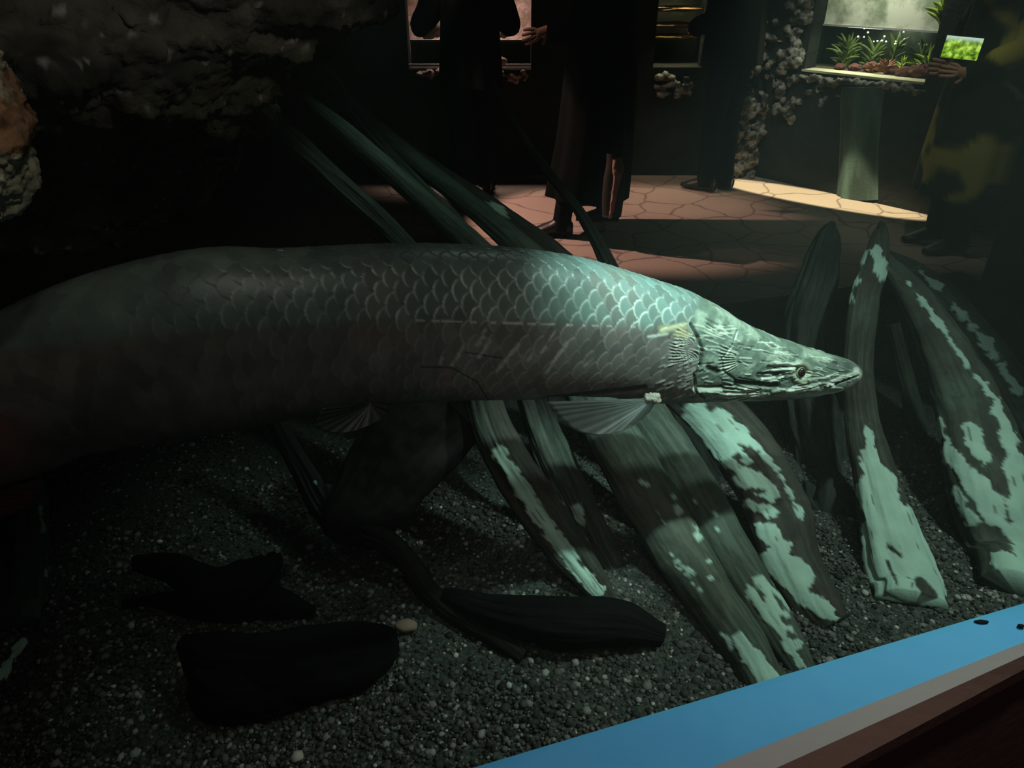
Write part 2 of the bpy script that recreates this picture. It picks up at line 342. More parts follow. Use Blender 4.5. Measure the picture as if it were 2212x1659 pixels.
# ------------------------------------------------------------------ roots
DARK = (0.045, 0.036, 0.031); PALE = (0.45, 0.62, 0.52); MOSS = (0.07, 0.088, 0.068)
def spline(P, n):
    P = np.asarray(P, float); k = len(P); t = np.linspace(0, k - 1, n); i = np.clip(np.floor(t).astype(int), 0, k - 2); f = (t - i)[:, None]
    g = lambda j: P[np.clip(j, 0, k - 1)]
    p0 = np.where((i == 0)[:, None], 2 * P[0] - P[1], g(i - 1)); p3 = np.where((i == k - 2)[:, None], 2 * P[-1] - P[-2], g(i + 2)); p1 = g(i); p2 = g(i + 1)
    return 0.5 * (2 * p1 + (p2 - p0) * f + (2 * p0 - 5 * p1 + 4 * p2 - p3) * f ** 2 + (3 * p1 - p0 - 3 * p2 + p3) * f ** 3)
def tube(C, Rr, na, flat=0.8, up=(0, -0.9, 0.45)):
    """rings round the line C; returns grid V, theta, along"""
    T = np.gradient(C, axis=0); T /= np.linalg.norm(T, axis=1)[:, None]
    U = np.cross(T, np.asarray(up, float)); U /= np.linalg.norm(U, axis=1)[:, None] + 1e-9; Vv = np.cross(U, T)
    th = np.linspace(0, 2 * pi, na, endpoint=False)
    V = C[:, None] + Rr[:, None, None] * (U[:, None] * np.cos(th)[None, :, None] + flat * Vv[:, None] * np.sin(th)[None, :, None])
    s = np.concatenate([[0], np.cumsum(np.linalg.norm(np.diff(C, axis=0), axis=1))])
    Nrm = U[:, None] * np.cos(th)[None, :, None] + Vv[:, None] * np.sin(th)[None, :, None]
    return V, th, s, Nrm
def root_mesh(nodes, pale=(), holes=(), dots=(), n=170, na=110, ridge=0.11, moss=0.0, seed=0, base=DARK, palec=PALE, flat=0.8, speck=0.0):
    """nodes: (px, py, Y or ('z', z), half width px)"""
    P, hw = [], []
    for px, py, Y, w in nodes:
        p = PZ(px, py, Y[1]) if isinstance(Y, tuple) else PY(px, py, Y)
        P.append(p); hw.append(w * project(p)[2] / F)
    C = spline(P, n); Rr = np.clip(spline(np.array(hw)[:, None], n)[:, 0], 0.002, None)
    V, th, s, Nrm = tube(C, Rr, na, flat)
    q = np.stack([np.cos(th)[None] * np.ones(n)[:, None] * 2.2, np.sin(th)[None] * np.ones(n)[:, None] * 2.2, s[:, None] * 2.2 * np.ones(na)[None]], -1)
    g = fbm(q + seed * 5.1, 1.0, 5, seed)
    lumpn = fbm(V, 9, 3, seed + 9)
    V = V + Nrm * (Rr[:, None] * (ridge * 2.2 * g + 0.14 * lumpn))[..., None]
    X, Yp, _ = project(V)
    wob = fbm(V, 38, 5, seed + 3) * 15 + fbm(V, 140, 3, seed + 13) * 5 + fbm(V, 14, 3, seed + 4) * 8
    m = np.full(X.shape, -99.0)
    for c in pale: m = np.maximum(m, capsule(X, Yp, *c))
    m = m + wob * (m > -60)
    for c in holes: m = np.minimum(m, -capsule(X, Yp, *c) + wob * 0.35)
    for x, y, r in dots: m = np.maximum(m, r - np.hypot(X - x, (Yp - y)) + wob * 0.06)
    pm = sstep(-1.2, 1.2, m)
    V = V + Nrm * (0.0022 * pm)[..., None]
    col = mixc(base, MOSS, np.clip(moss * (0.6 + fbm(V, 12, 3, seed + 20)), 0, 1))
    if speck: col = mixc(col, palec, sstep(0.34, 0.42, fbm(V, 70, 3, seed + 31)) * speck)
    col = col * (0.8 + 0.7 * (fbm(q, 3.0, 4, seed + 8) > 0.05)[..., None] * 0.5 + 0.25 * fbm(V, 60, 3, seed + 5)[..., None])
    pc = np.asarray(palec) * (0.92 + 0.16 * fbm(V, 22, 4, seed + 6)[..., None])
    nick = sstep(0.42, 0.5, fbm(np.stack([q[..., 0] * 3, q[..., 1] * 3, q[..., 2] * 3], -1), 2.2, 3, seed + 7))
    pc = mixc(pc, np.array(base) * 2.5, nick * 0.8)
    col = col * (1 - pm[..., None]) + pc * pm[..., None]
    Vf = V.reshape(-1, 3); Fs = grid_faces(n, na)
    # caps
    k = len(Vf); Vf = np.concatenate([Vf, C[:1], C[-1:]]); colf = np.concatenate([col.reshape(-1, 3), col[0].mean(0)[None], col[-1].mean(0)[None]])
    j = np.arange(na); j2 = (j + 1) % na
    cap0 = np.stack([j2, j, np.full(na, k), np.full(na, k)], 1); cap1 = np.stack([(n - 1) * na + j, (n - 1) * na + j2, np.full(na, k + 1), np.full(na, k + 1)], 1)
    return Vf, Fs, colf, (cap0[:, :3], cap1[:, :3])
def root(name, label, nodes, parent=None, **kw):
    V, Fs, c, caps = root_mesh(nodes, **kw)
    tri = np.concatenate([Fs[:, [0, 1, 2]], Fs[:, [0, 2, 3]], caps[0], caps[1]])
    o = mesh_obj(name, V, tri, M['bark'], parent, col=c)
    if parent is None: tag(o, label, 'root')
    return o
ZF = ('z', 0.085)
# left-hand fan: runs down from the upper left behind the fish and reappears below it
root('mangrove_root', 'dark slanting root with a long pale green streak, left of the others under the belly',
     [(420, 110, 2.30, 20), (560, 240, 2.2, 22), (720, 385, 2.05, 24), (880, 540, 1.92, 26), (1000, 740, 1.75, 36), (1065, 930, 1.6, 40), (1140, 1060, 1.5, 48), (1225, 1180, 1.42, 42), (1300, 1280, 1.36, 24), (1318, 1310, ZF, 14)],
     pale=[(1075, 975, 1130, 1060, 15), (1130, 1060, 1190, 1150, 19), (1190, 1140, 1240, 1220, 16), (1240, 1220, 1290, 1280, 12)],
     holes=[(1180, 1080, 1260, 1180, 5), (1250, 1210, 1290, 1275, 2.5)], moss=0.6, seed=1, ridge=0.16)
root('mangrove_root', 'thin dark root with two small pale slivers beside the streaked root',
     [(640, 60, 2.42, 15), (760, 240, 2.3, 17), (900, 400, 2.15, 19), (1010, 520, 2.0, 22), (1110, 740, 1.85, 28), (1170, 920, 1.72, 36), (1230, 1060, 1.62, 38), (1290, 1180, 1.53, 36), (1380, 1330, 1.38, 28), (1400, 1370, ZF, 20)],
     pale=[(1243, 1097, 1262, 1140, 6), (1258, 1152, 1270, 1172, 4)], dots=[(1178, 1086, 4), (1214, 1087, 4)], moss=0.9, seed=2, ridge=0.2)
root('mangrove_root', 'smooth mossy root dotted with round white spots below the front fin',
     [(600, 175, 2.25, 18), (760, 300, 2.1, 21), (930, 450, 1.95, 24), (1080, 590, 1.85, 30), (1230, 790, 1.75, 42), (1320, 940, 1.62, 55), (1410, 1090, 1.5, 60), (1500, 1240, 1.38, 58), (1600, 1390, 1.2, 52), (1650, 1480, ZF, 46), (1680, 1530, ('z', 0.06), 40)],
     pale=[(1598, 1385, 1625, 1425, 14), (1625, 1420, 1670, 1475, 20), (1465, 1216, 1488, 1234, 8), (1563, 1370, 1578, 1396, 4)],
     dots=[(1465, 1102, 9), (1508, 1160, 9), (1502, 1139, 5), (1530, 1212, 6), (1535, 1248, 6), (1455, 1073, 5), (1385, 1040, 6), (1398, 1048, 5), (1470, 1230, 5), (1420, 1105, 3), (1432, 1125, 3), (1414, 1130, 3), (1452, 1200, 4), (1495, 1260, 4), (1512, 1275, 4)],
     moss=1.0, seed=3, ridge=0.05, base=(0.085, 0.09, 0.07))
root('mangrove_root', 'grey green root with torn pale bark near its foot by the blue sill',
     [(700, 180, 2.45, 18), (860, 320, 2.25, 20), (1000, 430, 2.1, 22), (1170, 580, 1.95, 32), (1300, 760, 1.85, 42), (1400, 900, 1.72, 46), (1490, 1040, 1.6, 50), (1580, 1200, 1.43, 50), (1665, 1340, 1.25, 46), (1725, 1440, ZF, 32), (1740, 1470, ('z', 0.05), 26)],
     pale=[(1640, 1255, 1690, 1330, 9), (1618, 1275, 1665, 1345, 6), (1665, 1330, 1715, 1390, 15), (1700, 1390, 1730, 1440, 10), (1640, 1250, 1720, 1320, 4)],
     holes=[(1650, 1360, 1700, 1450, 10), (1705, 1372, 1740, 1380, 7)], dots=[(1502, 1085, 4), (1545, 1110, 4), (1548, 1142, 4), (1380, 945, 4), (1376, 962, 4)], moss=0.9, seed=4, ridge=0.05, base=(0.07, 0.08, 0.065))
root('mangrove_root', 'broad root with large torn pale bark patches right below the gill cover',
     [(815, 285, 2.35, 24), (950, 385, 2.2, 27), (1090, 480, 2.1, 30), (1230, 590, 2.0, 36), (1400, 760, 1.9, 50), (1540, 890, 1.78, 60), (1625, 1000, 1.66, 66), (1680, 1110, 1.56, 66), (1712, 1210, 1.46, 60), (1760, 1300, 1.33, 55), (1800, 1350, ZF, 40)],
     pale=[(1505, 895, 1565, 965, 27), (1555, 900, 1605, 945, 18), (1590, 966, 1622, 998, 7), (1616, 944, 1672, 1003, 7), (1672, 1003, 1708, 1067, 7), (1708, 1067, 1730, 1119, 6),
           (1569, 994, 1600, 1030, 9), (1612, 1030, 1662, 1066, 25), (1618, 1092, 1675, 1108, 12), (1655, 1145, 1685, 1180, 24), (1665, 1215, 1725, 1250, 32), (1720, 1268, 1780, 1325, 16), (1790, 1335, 1830, 1342, 8),
           (893, 462, 935, 490, 13), (985, 405, 1010, 430, 8), (840, 300, 900, 335, 6), (1065, 440, 1085, 465, 7)],
     holes=[(1608, 1066, 1660, 1088, 6), (1640, 1125, 1700, 1128, 4), (1612, 1060, 1650, 1062, 4)], moss=0.35, seed=5, ridge=0.05, flat=0.6)
# centre-right: trunk with strands
root('mangrove_root', 'tall ribbed faint root standing between the fish head and the lit floor',
     [(1800, 478, 2.3, 4), (1792, 500, 2.3, 20), (1785, 540, 2.28, 34), (1765, 620, 2.25, 44), (1745, 700, 2.2, 52), (1735, 800, 2.15, 56), (1745, 900, 2.05, 60), (1760, 960, 2.0, 60), (1770, 1050, 1.9, 62), (1780, 1120, ('z', 0.07), 66)],
     moss=0.35, seed=6, ridge=0.34, base=(0.022, 0.024, 0.02))
root('mangrove_root', 'pale flared root splaying out at its foot under the snout tip',
     [(1902, 478, 2.2, 4), (1903, 500, 2.2, 16), (1895, 550, 2.15, 27), (1868, 650, 2.05, 32), (1852, 780, 1.95, 32), (1858, 880, 1.85, 34), (1872, 960, 1.75, 40), (1902, 1070, 1.62, 52), (1932, 1170, 1.5, 64), (1960, 1260, 1.4, 74), (1972, 1310, ZF, 78)],
     pale=[(1880, 985, 1895, 1060, 22), (1895, 1060, 1920, 1150, 44), (1930, 1160, 1945, 1300, 75), (1990, 1200, 2010, 1300, 40), (1872, 535, 1855, 590, 5), (1848, 605, 1832, 650, 6), (1893, 545, 1905, 590, 14), (1870, 930, 1885, 990, 10)],
     holes=[(1919, 1180, 1945, 1200, 4), (1917, 1212, 1938, 1262, 3.5), (1985, 1258, 2012, 1285, 13), (1960, 1248, 1980, 1258, 3)], moss=0.6, seed=7, ridge=0.07, flat=0.6)
root('mangrove_root', 'wide arching root at the right edge, flaking pale bark over dark wood',
     [(1905, 560, 2.15, 18), (1960, 620, 2.1, 30), (2030, 730, 2.0, 48), (2085, 850, 1.88, 66), (2120, 960, 1.75, 82), (2150, 1080, 1.62, 92), (2180, 1200, 1.5, 96), (2200, 1290, ZF, 96)],
     pale=[(2027, 918, 2048, 955, 10), (2095, 930, 2125, 985, 18), (2045, 975, 2090, 1030, 18), (2095, 1035, 2145, 1105, 24), (2065, 1060, 2102, 1125, 13), (2150, 870, 2190, 990, 14), (2190, 1000, 2212, 1150, 24),
           (2150, 1100, 2180, 1150, 10), (2160, 1210, 2230, 1240, 22), (1960, 612, 2010, 672, 4), (2010, 672, 2090, 790, 4), (2090, 790, 2150, 870, 6), (2190, 1150, 2230, 1240, 18)], moss=0.9, seed=8, ridge=0.05, flat=0.6)
root('mangrove_root', 'outermost arching root with a pale upper edge, behind the wide one',
     [(1900, 550, 2.3, 14), (1985, 600, 2.28, 26), (2070, 690, 2.22, 40), (2150, 800, 2.15, 48), (2215, 920, 2.05, 52), (2270, 1040, 1.95, 56), (2300, 1180, ('z', 0.08), 60)],
     pale=[(1985, 585, 2030, 622, 6), (2060, 655, 2140, 755, 8), (2140, 755, 2200, 850, 6)], moss=1.1, seed=9, ridge=0.1, flat=0.7)
root('mangrove_root', 'short dark root foot leaning between the flared root and the wide arching one',
     [(1930, 700, 2.3, 14), (1965, 850, 2.2, 18), (1985, 960, 2.1, 22), (2010, 1050, 2.0, 26), (2030, 1110, ('z', 0.07), 32)], moss=0.9, seed=10, ridge=0.2)
# dark slender ones over the hall and on the left
root('mangrove_root', 'faint slender aerial root hanging in front of the walker in the long coat',
     [(1040, 120, 2.55, 3), (1085, 220, 2.5, 8), (1140, 310, 2.42, 10), (1190, 380, 2.35, 10), (1260, 470, 2.3, 12), (1330, 600, 2.22, 18), (1420, 800, 2.1, 26), (1480, 930, 1.95, 30), (1550, 1060, 1.85, 30), (1590, 1120, ('z', 0.07), 34)], moss=0.3, seed=11, ridge=0.2, base=(0.02, 0.022, 0.02))
root('mangrove_root', 'upright blue green root at the left edge above a pale sliver',
     [(-10, 880, 1.55, 40), (20, 980, 1.5, 50), (40, 1100, 1.45, 56), (44, 1200, 1.4, 56), (36, 1300, 1.33, 62), (20, 1360, ZF, 60)],
     pale=[(84, 1085, 96, 1160, 3), (95, 1160, 100, 1250, 2)], moss=1.2, seed=12, ridge=0.14, base=(0.05, 0.09, 0.075))
root('driftwood_branch', 'pale edged stick lying low in the far left corner of the gravel',
     [(-60, 1540, 0.93, 14), (0, 1462, 1.0, 13), (30, 1415, 1.06, 12), (62, 1370, 1.13, 9), (75, 1345, ('z', 0.1), 6)], pale=[(-5, 1465, 50, 1385, 6)], moss=0.6, seed=13)
root('driftwood_branch', 'black branch slanting down onto the gravel below the belly',
     [(590, 900, 1.75, 18), (650, 1010, 1.65, 24), (720, 1120, 1.52, 30), (850, 1180, 1.45, 26), (940, 1290, 1.33, 22), (1060, 1370, ('z', 0.11), 22), (1130, 1420, ('z', 0.1), 18)], seed=14, ridge=0.14, base=(0.018, 0.015, 0.014), dots=[(680, 1042, 4), (750, 1038, 4)])
root('sunken_log', 'dark brown log hanging behind the belly fin, rounded at its lower end',
     [(980, 880, 1.72, 90), (900, 960, 1.66, 100), (820, 1060, 1.58, 95), (750, 1130, 1.5, 60), (735, 1170, 1.47, 25)], seed=15, ridge=0.08, base=(0.014, 0.011, 0.010), flat=0.6)
lg = root('sunken_log', 'long black log among the root feet, mid gravel',
     [(960, 1290, ('z', 0.13), 20), (1100, 1330, ('z', 0.15), 44), (1220, 1345, ('z', 0.16), 56), (1340, 1350, ('z', 0.15), 50), (1430, 1375, ('z', 0.12), 26)], seed=16, ridge=0.12, base=(0.006, 0.005, 0.005))
lg.data.materials[0] = M['blackwood']

# black wood silhouettes lower left
def wood(name, label, cat, tubes, seed):
    parts = []
    for k, nodes in enumerate(tubes):
        V, Fs, c, caps = root_mesh(nodes, n=80, na=60, ridge=0.12, seed=seed + k, flat=0.8)
        parts.append((V, np.concatenate([Fs[:, [0, 1, 2]], Fs[:, [0, 2, 3]], caps[0], caps[1]])))
    V, Fs = lumps(parts); return tag(mesh_obj(name, V, Fs, M['blackwood']), label, cat)
wood('driftwood_stump', 'black forked stump with a notched top on the gravel, smaller and farther back', 'driftwood',
     [[(290, 1215, ('z', 0.19), 18), (370, 1225, ('z', 0.18), 34), (460, 1270, ('z', 0.16), 48), (540, 1255, ('z', 0.17), 52), (585, 1215, ('z', 0.19), 26), (590, 1195, ('z', 0.2), 10)],
      [(265, 1305, ('z', 0.1), 6), (340, 1298, ('z', 0.11), 16), (450, 1305, ('z', 0.12), 36), (560, 1300, ('z', 0.12), 42), (680, 1322, ('z', 0.105), 12)],
      [(560, 1210, ('z', 0.2), 16), (570, 1260, ('z', 0.16), 32), (575, 1310, ('z', 0.12), 30)]], 40)
wood('driftwood_stump', 'large black blocky stump lying in front, nearest to the glass', 'driftwood',
     [[(395, 1390, ('z', 0.17), 20), (450, 1420, ('z', 0.17), 55), (560, 1440, ('z', 0.17), 78), (680, 1430, ('z', 0.17), 80), (790, 1405, ('z', 0.17), 66), (850, 1385, ('z', 0.15), 28)],
      [(430, 1470, ('z', 0.15), 50), (490, 1500, ('z', 0.14), 74), (580, 1490, ('z', 0.14), 70), (700, 1460, ('z', 0.14), 50)]], 50)
v, f = lump(PZ(878, 1352, 0.105), (0.026, 0.020, 0.014), 3, 0.25, 1.5, 8)
tag(mesh_obj('stone', v, f, M['stone']), 'small rusty tan stone at the tip of the large black stump', 'stone')
v, f = lump(PZ(345, 1170, 0.10), (0.008, 0.006, 0.006), 3, 0.2, 1.5, 8)
tag(mesh_obj('pebble', v, f, M['white']), 'single bright pale pebble on the gravel behind the forked stump', 'pebble')

for i, (qx, qy, a_, lab) in enumerate([(2121, 1343, (.012, .004, .002), 'thin dark scrap lying on the blue sill, away from the picture edge'), (2206, 1352, (.006, .004, .002), 'tiny dark scrap at the right end of the blue sill')]):
    v, f = lump(PZ(qx, qy, 0.5515), a_, 3, .3, 2, 60 + i); tag(mesh_obj('leaf_scrap', v, f, M['blackwood']), lab, 'scrap')
# ------------------------------------------------------------------ rocks upper left
def rock_mass(name, label, specs, colfn, seed, vox=0.009, amp=(0.030, 14, 0.012, 50)):
    parts = [lump(c, r, 4, 0.3, 1.6, seed + i) for i, (c, r) in enumerate(specs)]
    V, Fs = lumps(parts)
    tmp = mesh_obj('tmp', V, Fs, M['rock']); md = tmp.modifiers.new('r', 'REMESH'); md.mode = 'VOXEL'; md.voxel_size = vox
    dg = bpy.context.evaluated_depsgraph_get(); ev = tmp.evaluated_get(dg); me = ev.to_mesh()
    n = len(me.vertices); co = np.empty(n * 3, np.float32); me.vertices.foreach_get('co', co); co = co.reshape(-1, 3).astype(float)
    no = np.empty(n * 3, np.float32); me.vertices.foreach_get('normal', no); no = no.reshape(-1, 3)
    fs = [list(p.vertices) for p in me.polygons]; ev.to_mesh_clear(); bpy.data.objects.remove(tmp)
    co = co + no * (amp[0] * fbm(co, amp[1], 5, seed + 50) + amp[2] * np.abs(fbm(co, amp[3], 3, seed + 51)))[:, None]
    o = mesh_obj(name, co, np.array(fs), M['rock'], col=colfn(co)); return tag(o, label, 'rock')
def col_over(co):
    X, Yp, _ = project(co)
    c = np.tile(np.array([0.085, 0.075, 0.060]), (len(co), 1))
    c = mixc(c, (0.03, 0.028, 0.024), sstep(-0.1, 0.15, fbm(co, 11, 4, 75)))
    rust = sstep(0.0, 0.3, fbm(co, 5, 3, 77)); c = mixc(c, (0.13, 0.070, 0.05), rust * 0.8)
    c = mixc(c, (0.07, 0.08, 0.045), sstep(0.05, 0.3, fbm(co, 6, 3, 79)) * 0.8)
    c = mixc(c, (0.35, 0.33, 0.30), sstep(0.40, 0.5, fbm(co, 70, 3, 80)) * 0.7)
    return c * (0.8 + 0.5 * fbm(co, 40, 3, 81)[:, None])
ov = [(PY(60, 60, 1.1), (0.16, 0.13, 0.12)), (PY(190, 40, 1.15), (0.15, 0.13, 0.13)), (PY(260, 95, 1.12), (0.045, 0.05, 0.045)), (PY(330, 60, 1.25), (0.15, 0.15, 0.13)),
      (PY(450, 90, 1.35), (0.14, 0.15, 0.12)), (PY(560, 40, 1.4), (0.10, 0.13, 0.09)), (PY(520, 150, 1.45), (0.07, 0.1, 0.05)), (PY(600, 60, 1.4), (0.06, 0.08, 0.055)),
      (PY(180, 200, 1.25), (0.07, 0.08, 0.07)), (PY(60, 130, 1.05), (0.10, 0.08, 0.06)), (PY(330, 190, 1.45), (0.16, 0.12, 0.08)), (PY(150, -80, 1.2), (0.4, 0.2, 0.16)), (PY(480, -70, 1.4), (0.26, 0.2, 0.15)),
      (PY(120, 330, 1.75), (0.35, 0.15, 0.16)), (PY(330, 330, 1.9), (0.22, 0.15, 0.13)), (PY(10, 420, 1.7), (0.35, 0.15, 0.12)), (PY(430, 220, 1.7), (0.16, 0.14, 0.1))]
rock_mass('rock_overhang', 'dark lumpy rock overhang with rusty patches filling the upper left of the tank', ov, col_over, 1, 0.0075, (0.038, 16, 0.020, 60))
def col_coral(co):
    c = np.tile(np.array([0.42, 0.37, 0.28]), (len(co), 1))
    c = mixc(c, (0.24, 0.12, 0.07), sstep(0.0, 0.2, fbm(co, 16, 3, 90)))
    c = mixc(c, (0.10, 0.045, 0.035), sstep(22, 0, np.hypot(project(co)[0] - 8, (project(co)[1] - 262) * 0.8)))
    return c * (0.8 + 0.5 * fbm(co, 60, 3, 91)[:, None])
cl = [(PY(-62, 250, 0.66), (0.038, 0.05, 0.05)), (PY(-38, 330, 0.66), (0.026, 0.05, 0.045)), (PY(-62, 385, 0.66), (0.03, 0.05, 0.03)), (PY(-78, 190, 0.66), (0.03, 0.05, 0.03)), (PY(-120, 250, 0.68), (0.06, 0.05, 0.09))]
rock_mass('encrusted_rock', 'cream and rust crusted rock knob poking in at the left edge', cl, col_coral, 5, 0.0025, (0.010, 40, 0.008, 110))

# ------------------------------------------------------------------ the fish
FND = 1.15
prof = [(1860, 806, 812, .95), (1852, 793, 823, .95), (1838, 782, 834, .92), (1815, 773, 844, .88), (1785, 765, 852, .84), (1747, 755, 859, .80), (1700, 741, 864, .76), (1652, 727, 866, .72), (1610, 711, 867, .70),
        (1571, 695, 869, .68), (1535, 676, 871, .66), (1501, 657, 872, .66), (1436, 627, 872, .64), (1380, 609, 862, .62), (1330, 593, 858, .62), (1260, 572, 860, .60), (1200, 558, 863, .60), (1100, 544, 865, .60), (1000, 537, 866, .60),
        (900, 534, 871, .60), (800, 536, 880, .60), (700, 541, 894, .60), (600, 545, 912, .60), (506, 541, 930, .58), (416, 554, 948, .58), (325, 576, 962, .56), (253, 598, 975, .55), (181, 627, 988, .52), (90, 673, 1010, .50),
        (11, 735, 1042, .46), (-120, 820, 1085, .42), (-260, 900, 1120, .36), (-420, 975, 1150, .28), (-600, 1040, 1165, .2), (-760, 1080, 1170, .12)]
def build_fish():
    cs, hh, kk = [], [], []
    for x, t, b, k in prof:
        c = PN(x, (t + b) / 2, FND); dep = project(c)[2]
        e = math.asin(-(c - EYE)[2] / np.linalg.norm(c - EYE)); a = (b - t) / 2 * dep / F / math.sqrt(cos(e) ** 2 + (k * sin(e)) ** 2)
        cs.append(c); hh.append(a); kk.append(k)
    cs = np.array(cs)
    n0 = 1600; raw = spline(np.column_stack([cs, hh, kk]), n0)
    L = np.concatenate([[0], np.cumsum(np.linalg.norm(np.diff(raw[:, :3], axis=0), axis=1))])
    NS, NT = 1500, 400
    w = np.where(L < 0.46, 4.0, 1.3); cum = np.concatenate([[0], np.cumsum((w[1:] + w[:-1]) / 2 * np.diff(L))]); q = np.linspace(0, cum[-1], NS)
    Ls = np.interp(q, cum, L); D = np.stack([np.interp(Ls, L, raw[:, i]) for i in range(5)], -1)
    # smooth a little
    ker = np.hanning(41); ker /= ker.sum()
    for i in range(5):
        p = np.pad(D[:, i], 20, mode='edge'); sm = np.convolve(p, ker, 'valid'); sm[:25] = D[:25, i]; D[:, i] = sm
    C = D[:, :3]; A = np.clip(D[:, 3], 0.002, None); K = D[:, 4]
    T = np.gradient(C, axis=0); T /= np.linalg.norm(T, axis=1)[:, None]          # tailward
    # centre line extended so the snout closes round
    S = np.tile(-GN, (NS, 1)); S -= T * (S * T).sum(1)[:, None]; S /= np.linalg.norm(S, axis=1)[:, None]   # towards the camera side
    U = np.cross(T, S); U[U[:, 2] < 0] *= -1
    th = np.linspace(-pi, pi, NT, endpoint=False)           # 0 = near side, +90 top
    head = sstep(0.55, 0.30, Ls)                            # 1 at the head
    ct, st = np.cos(th), np.sin(th)
    ex = 2.25
    den = (np.abs(ct) ** ex + np.abs(st) ** ex) ** (1 / ex)
    cx = ct / den; sx = st / den
    cx = cx[None] * np.ones((NS, 1)); sx = sx[None] * np.ones((NS, 1))
    cx = cx * (1 - 0.10 * np.clip(sx, 0, 1) ** 2 * (1 - head)[:, None])
    V = C[:, None] + A[:, None, None] * (S[:, None] * (K[:, None] * cx)[..., None] + U[:, None] * sx[..., None])
    Nrm = S[:, None] * cx[..., None] + U[:, None] * sx[..., None]; Nrm /= np.linalg.norm(Nrm, axis=2)[..., None]
    # pixel coordinates of the near half, mirrored to the far half (features are the same on both flanks)
    X, Y, _ = project(V)
    j = np.arange(NT); far = ct < 0; mir = (NT // 2 - j) % NT
    thm = np.where(th > 0, pi - th, -pi - th); mir = np.round((thm + pi) / (2 * pi) * NT).astype(int) % NT
    X = np.where(far[None], X[:, mir], X); Y = np.where(far[None], Y[:, mir], Y)
    # --- scales
    gir = 0.125
    aa = Ls[:, None] / 0.0295 * np.ones((1, NT))                              # along, tailwards
    bb = np.where(np.abs(th) <= pi / 2, th, np.sign(th) * pi - th)[None] * np.ones((NS, 1)) / pi * 19.0
    jid = np.zeros(aa.shape); best = np.full(aa.shape, 1e9); dist = np.zeros(aa.shape); hx = np.zeros(aa.shape)
    jb = np.floor(bb)
    rad = 0.78
    for dj in (-1, 0, 1, 2):
        jj = jb + dj; off = 0.5 * (np.mod(jj, 2))
        ia = np.floor(aa - off)
        for di in (-1, 0, 1):
            ca = ia + di + off; da = aa - ca; db = (bb - jj) * 0.62
            r = np.hypot(da * 0.95, db); ok = (r < rad * 0.80) & (ca < best)
            best = np.where(ok, ca, best); dist = np.where(ok, r, dist); hx = np.where(ok, da, hx); jid = np.where(ok, jj, jid)
    rimd = rad * 0.80 - dist
    sid = _hash((best * 2).clip(-1e6, 1e6).astype(np.int64), jid.astype(np.int64), np.zeros(aa.shape, np.int64), 9)
    hlim = np.interp(X, [500, 950, 1150], [0.42, 0.34, 0.0])
    rim = sstep(0.15, 0.03, rimd) * sstep(hlim - 0.05, hlim + 0.15, hx)
    hgt = 0.5 + hx * 0.9 - 0.6 * sstep(0.05, 0.0, rimd)
    body = sstep(0.44, 0.50, Ls)[:, None] + 0 * X
    # scales start right behind the gill cover (its edge runs down and back)
    edge = np.interp(Y, [640, 703, 757, 790, 844, 880], [1525, 1492, 1517, 1511, 1500, 1490])
    body = sstep(4, -16, X - edge)
    soft = sstep(0.5, 0.75, Ls)[:, None] * np.ones((1, NT))
    fade = 0.30 + 0.70 * sstep(880, 760, Y)                  # low relief on the belly
    V = V + Nrm * (0.0024 * body * (0.35 + 0.65 * sstep(300, 1100, X)) * fade * (0.4 + 0.6 * sstep(760, 690, Y)) * (hgt - 0.5))[..., None]
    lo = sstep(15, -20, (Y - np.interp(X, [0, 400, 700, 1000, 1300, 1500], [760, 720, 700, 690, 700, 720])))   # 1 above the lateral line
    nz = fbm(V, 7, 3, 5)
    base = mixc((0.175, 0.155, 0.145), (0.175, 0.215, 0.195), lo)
    base = base * (0.9 + 0.25 * fbm(V, 30, 4, 6)[..., None])
    base = mixc(base, (0.26, 0.20, 0.18), body * sstep(0.1, 0.4, fbm(V, 5, 3, 55)) * 0.6)
    base = base * (1 + (0.35 * (sid - 0.5) * body)[..., None])
    base = mixc(base, (0.22, 0.33, 0.31), body * lo * sstep(130, -60, np.abs(X - 1330) - 120) * (0.15 + 0.6 * sid))  # teal iridescent sheen over the shoulder, painted into the scale colour
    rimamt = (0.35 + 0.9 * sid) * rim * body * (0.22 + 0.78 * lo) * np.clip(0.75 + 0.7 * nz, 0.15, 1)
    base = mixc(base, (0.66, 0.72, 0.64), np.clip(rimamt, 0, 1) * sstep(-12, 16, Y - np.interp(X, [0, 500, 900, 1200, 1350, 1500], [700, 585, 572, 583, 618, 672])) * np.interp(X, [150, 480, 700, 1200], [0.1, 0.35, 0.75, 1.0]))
    # lateral line: short pale dashes
    ll = capsule(X, Y, 900, 692, 1370, 706, 2.2); base = mixc(base, (0.55, 0.52, 0.46), sstep(-1, 1, ll) * (vnoise(np.stack([X / 14, Y * 0, Y * 0], -1), 1, 3) > -0.1) * 0.8)
    # belly: darker seam with paler throat
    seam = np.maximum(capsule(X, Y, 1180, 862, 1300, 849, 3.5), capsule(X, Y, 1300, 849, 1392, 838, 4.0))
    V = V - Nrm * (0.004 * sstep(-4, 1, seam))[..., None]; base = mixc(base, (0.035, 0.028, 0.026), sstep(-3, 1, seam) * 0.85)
    # long dark scratches on the flank
    for c in ((910, 794, 975, 795, 1.3), (975, 795, 1030, 826, 1.3), (1030, 826, 1052, 862, 1.2), (1005, 762, 1085, 775, 1.2)):
        s_ = sstep(-1.2, 0.8, capsule(X, Y, *c)); base = mixc(base, (0.04, 0.03, 0.03), s_ * 0.8); V = V - Nrm * (0.0012 * s_)[..., None]
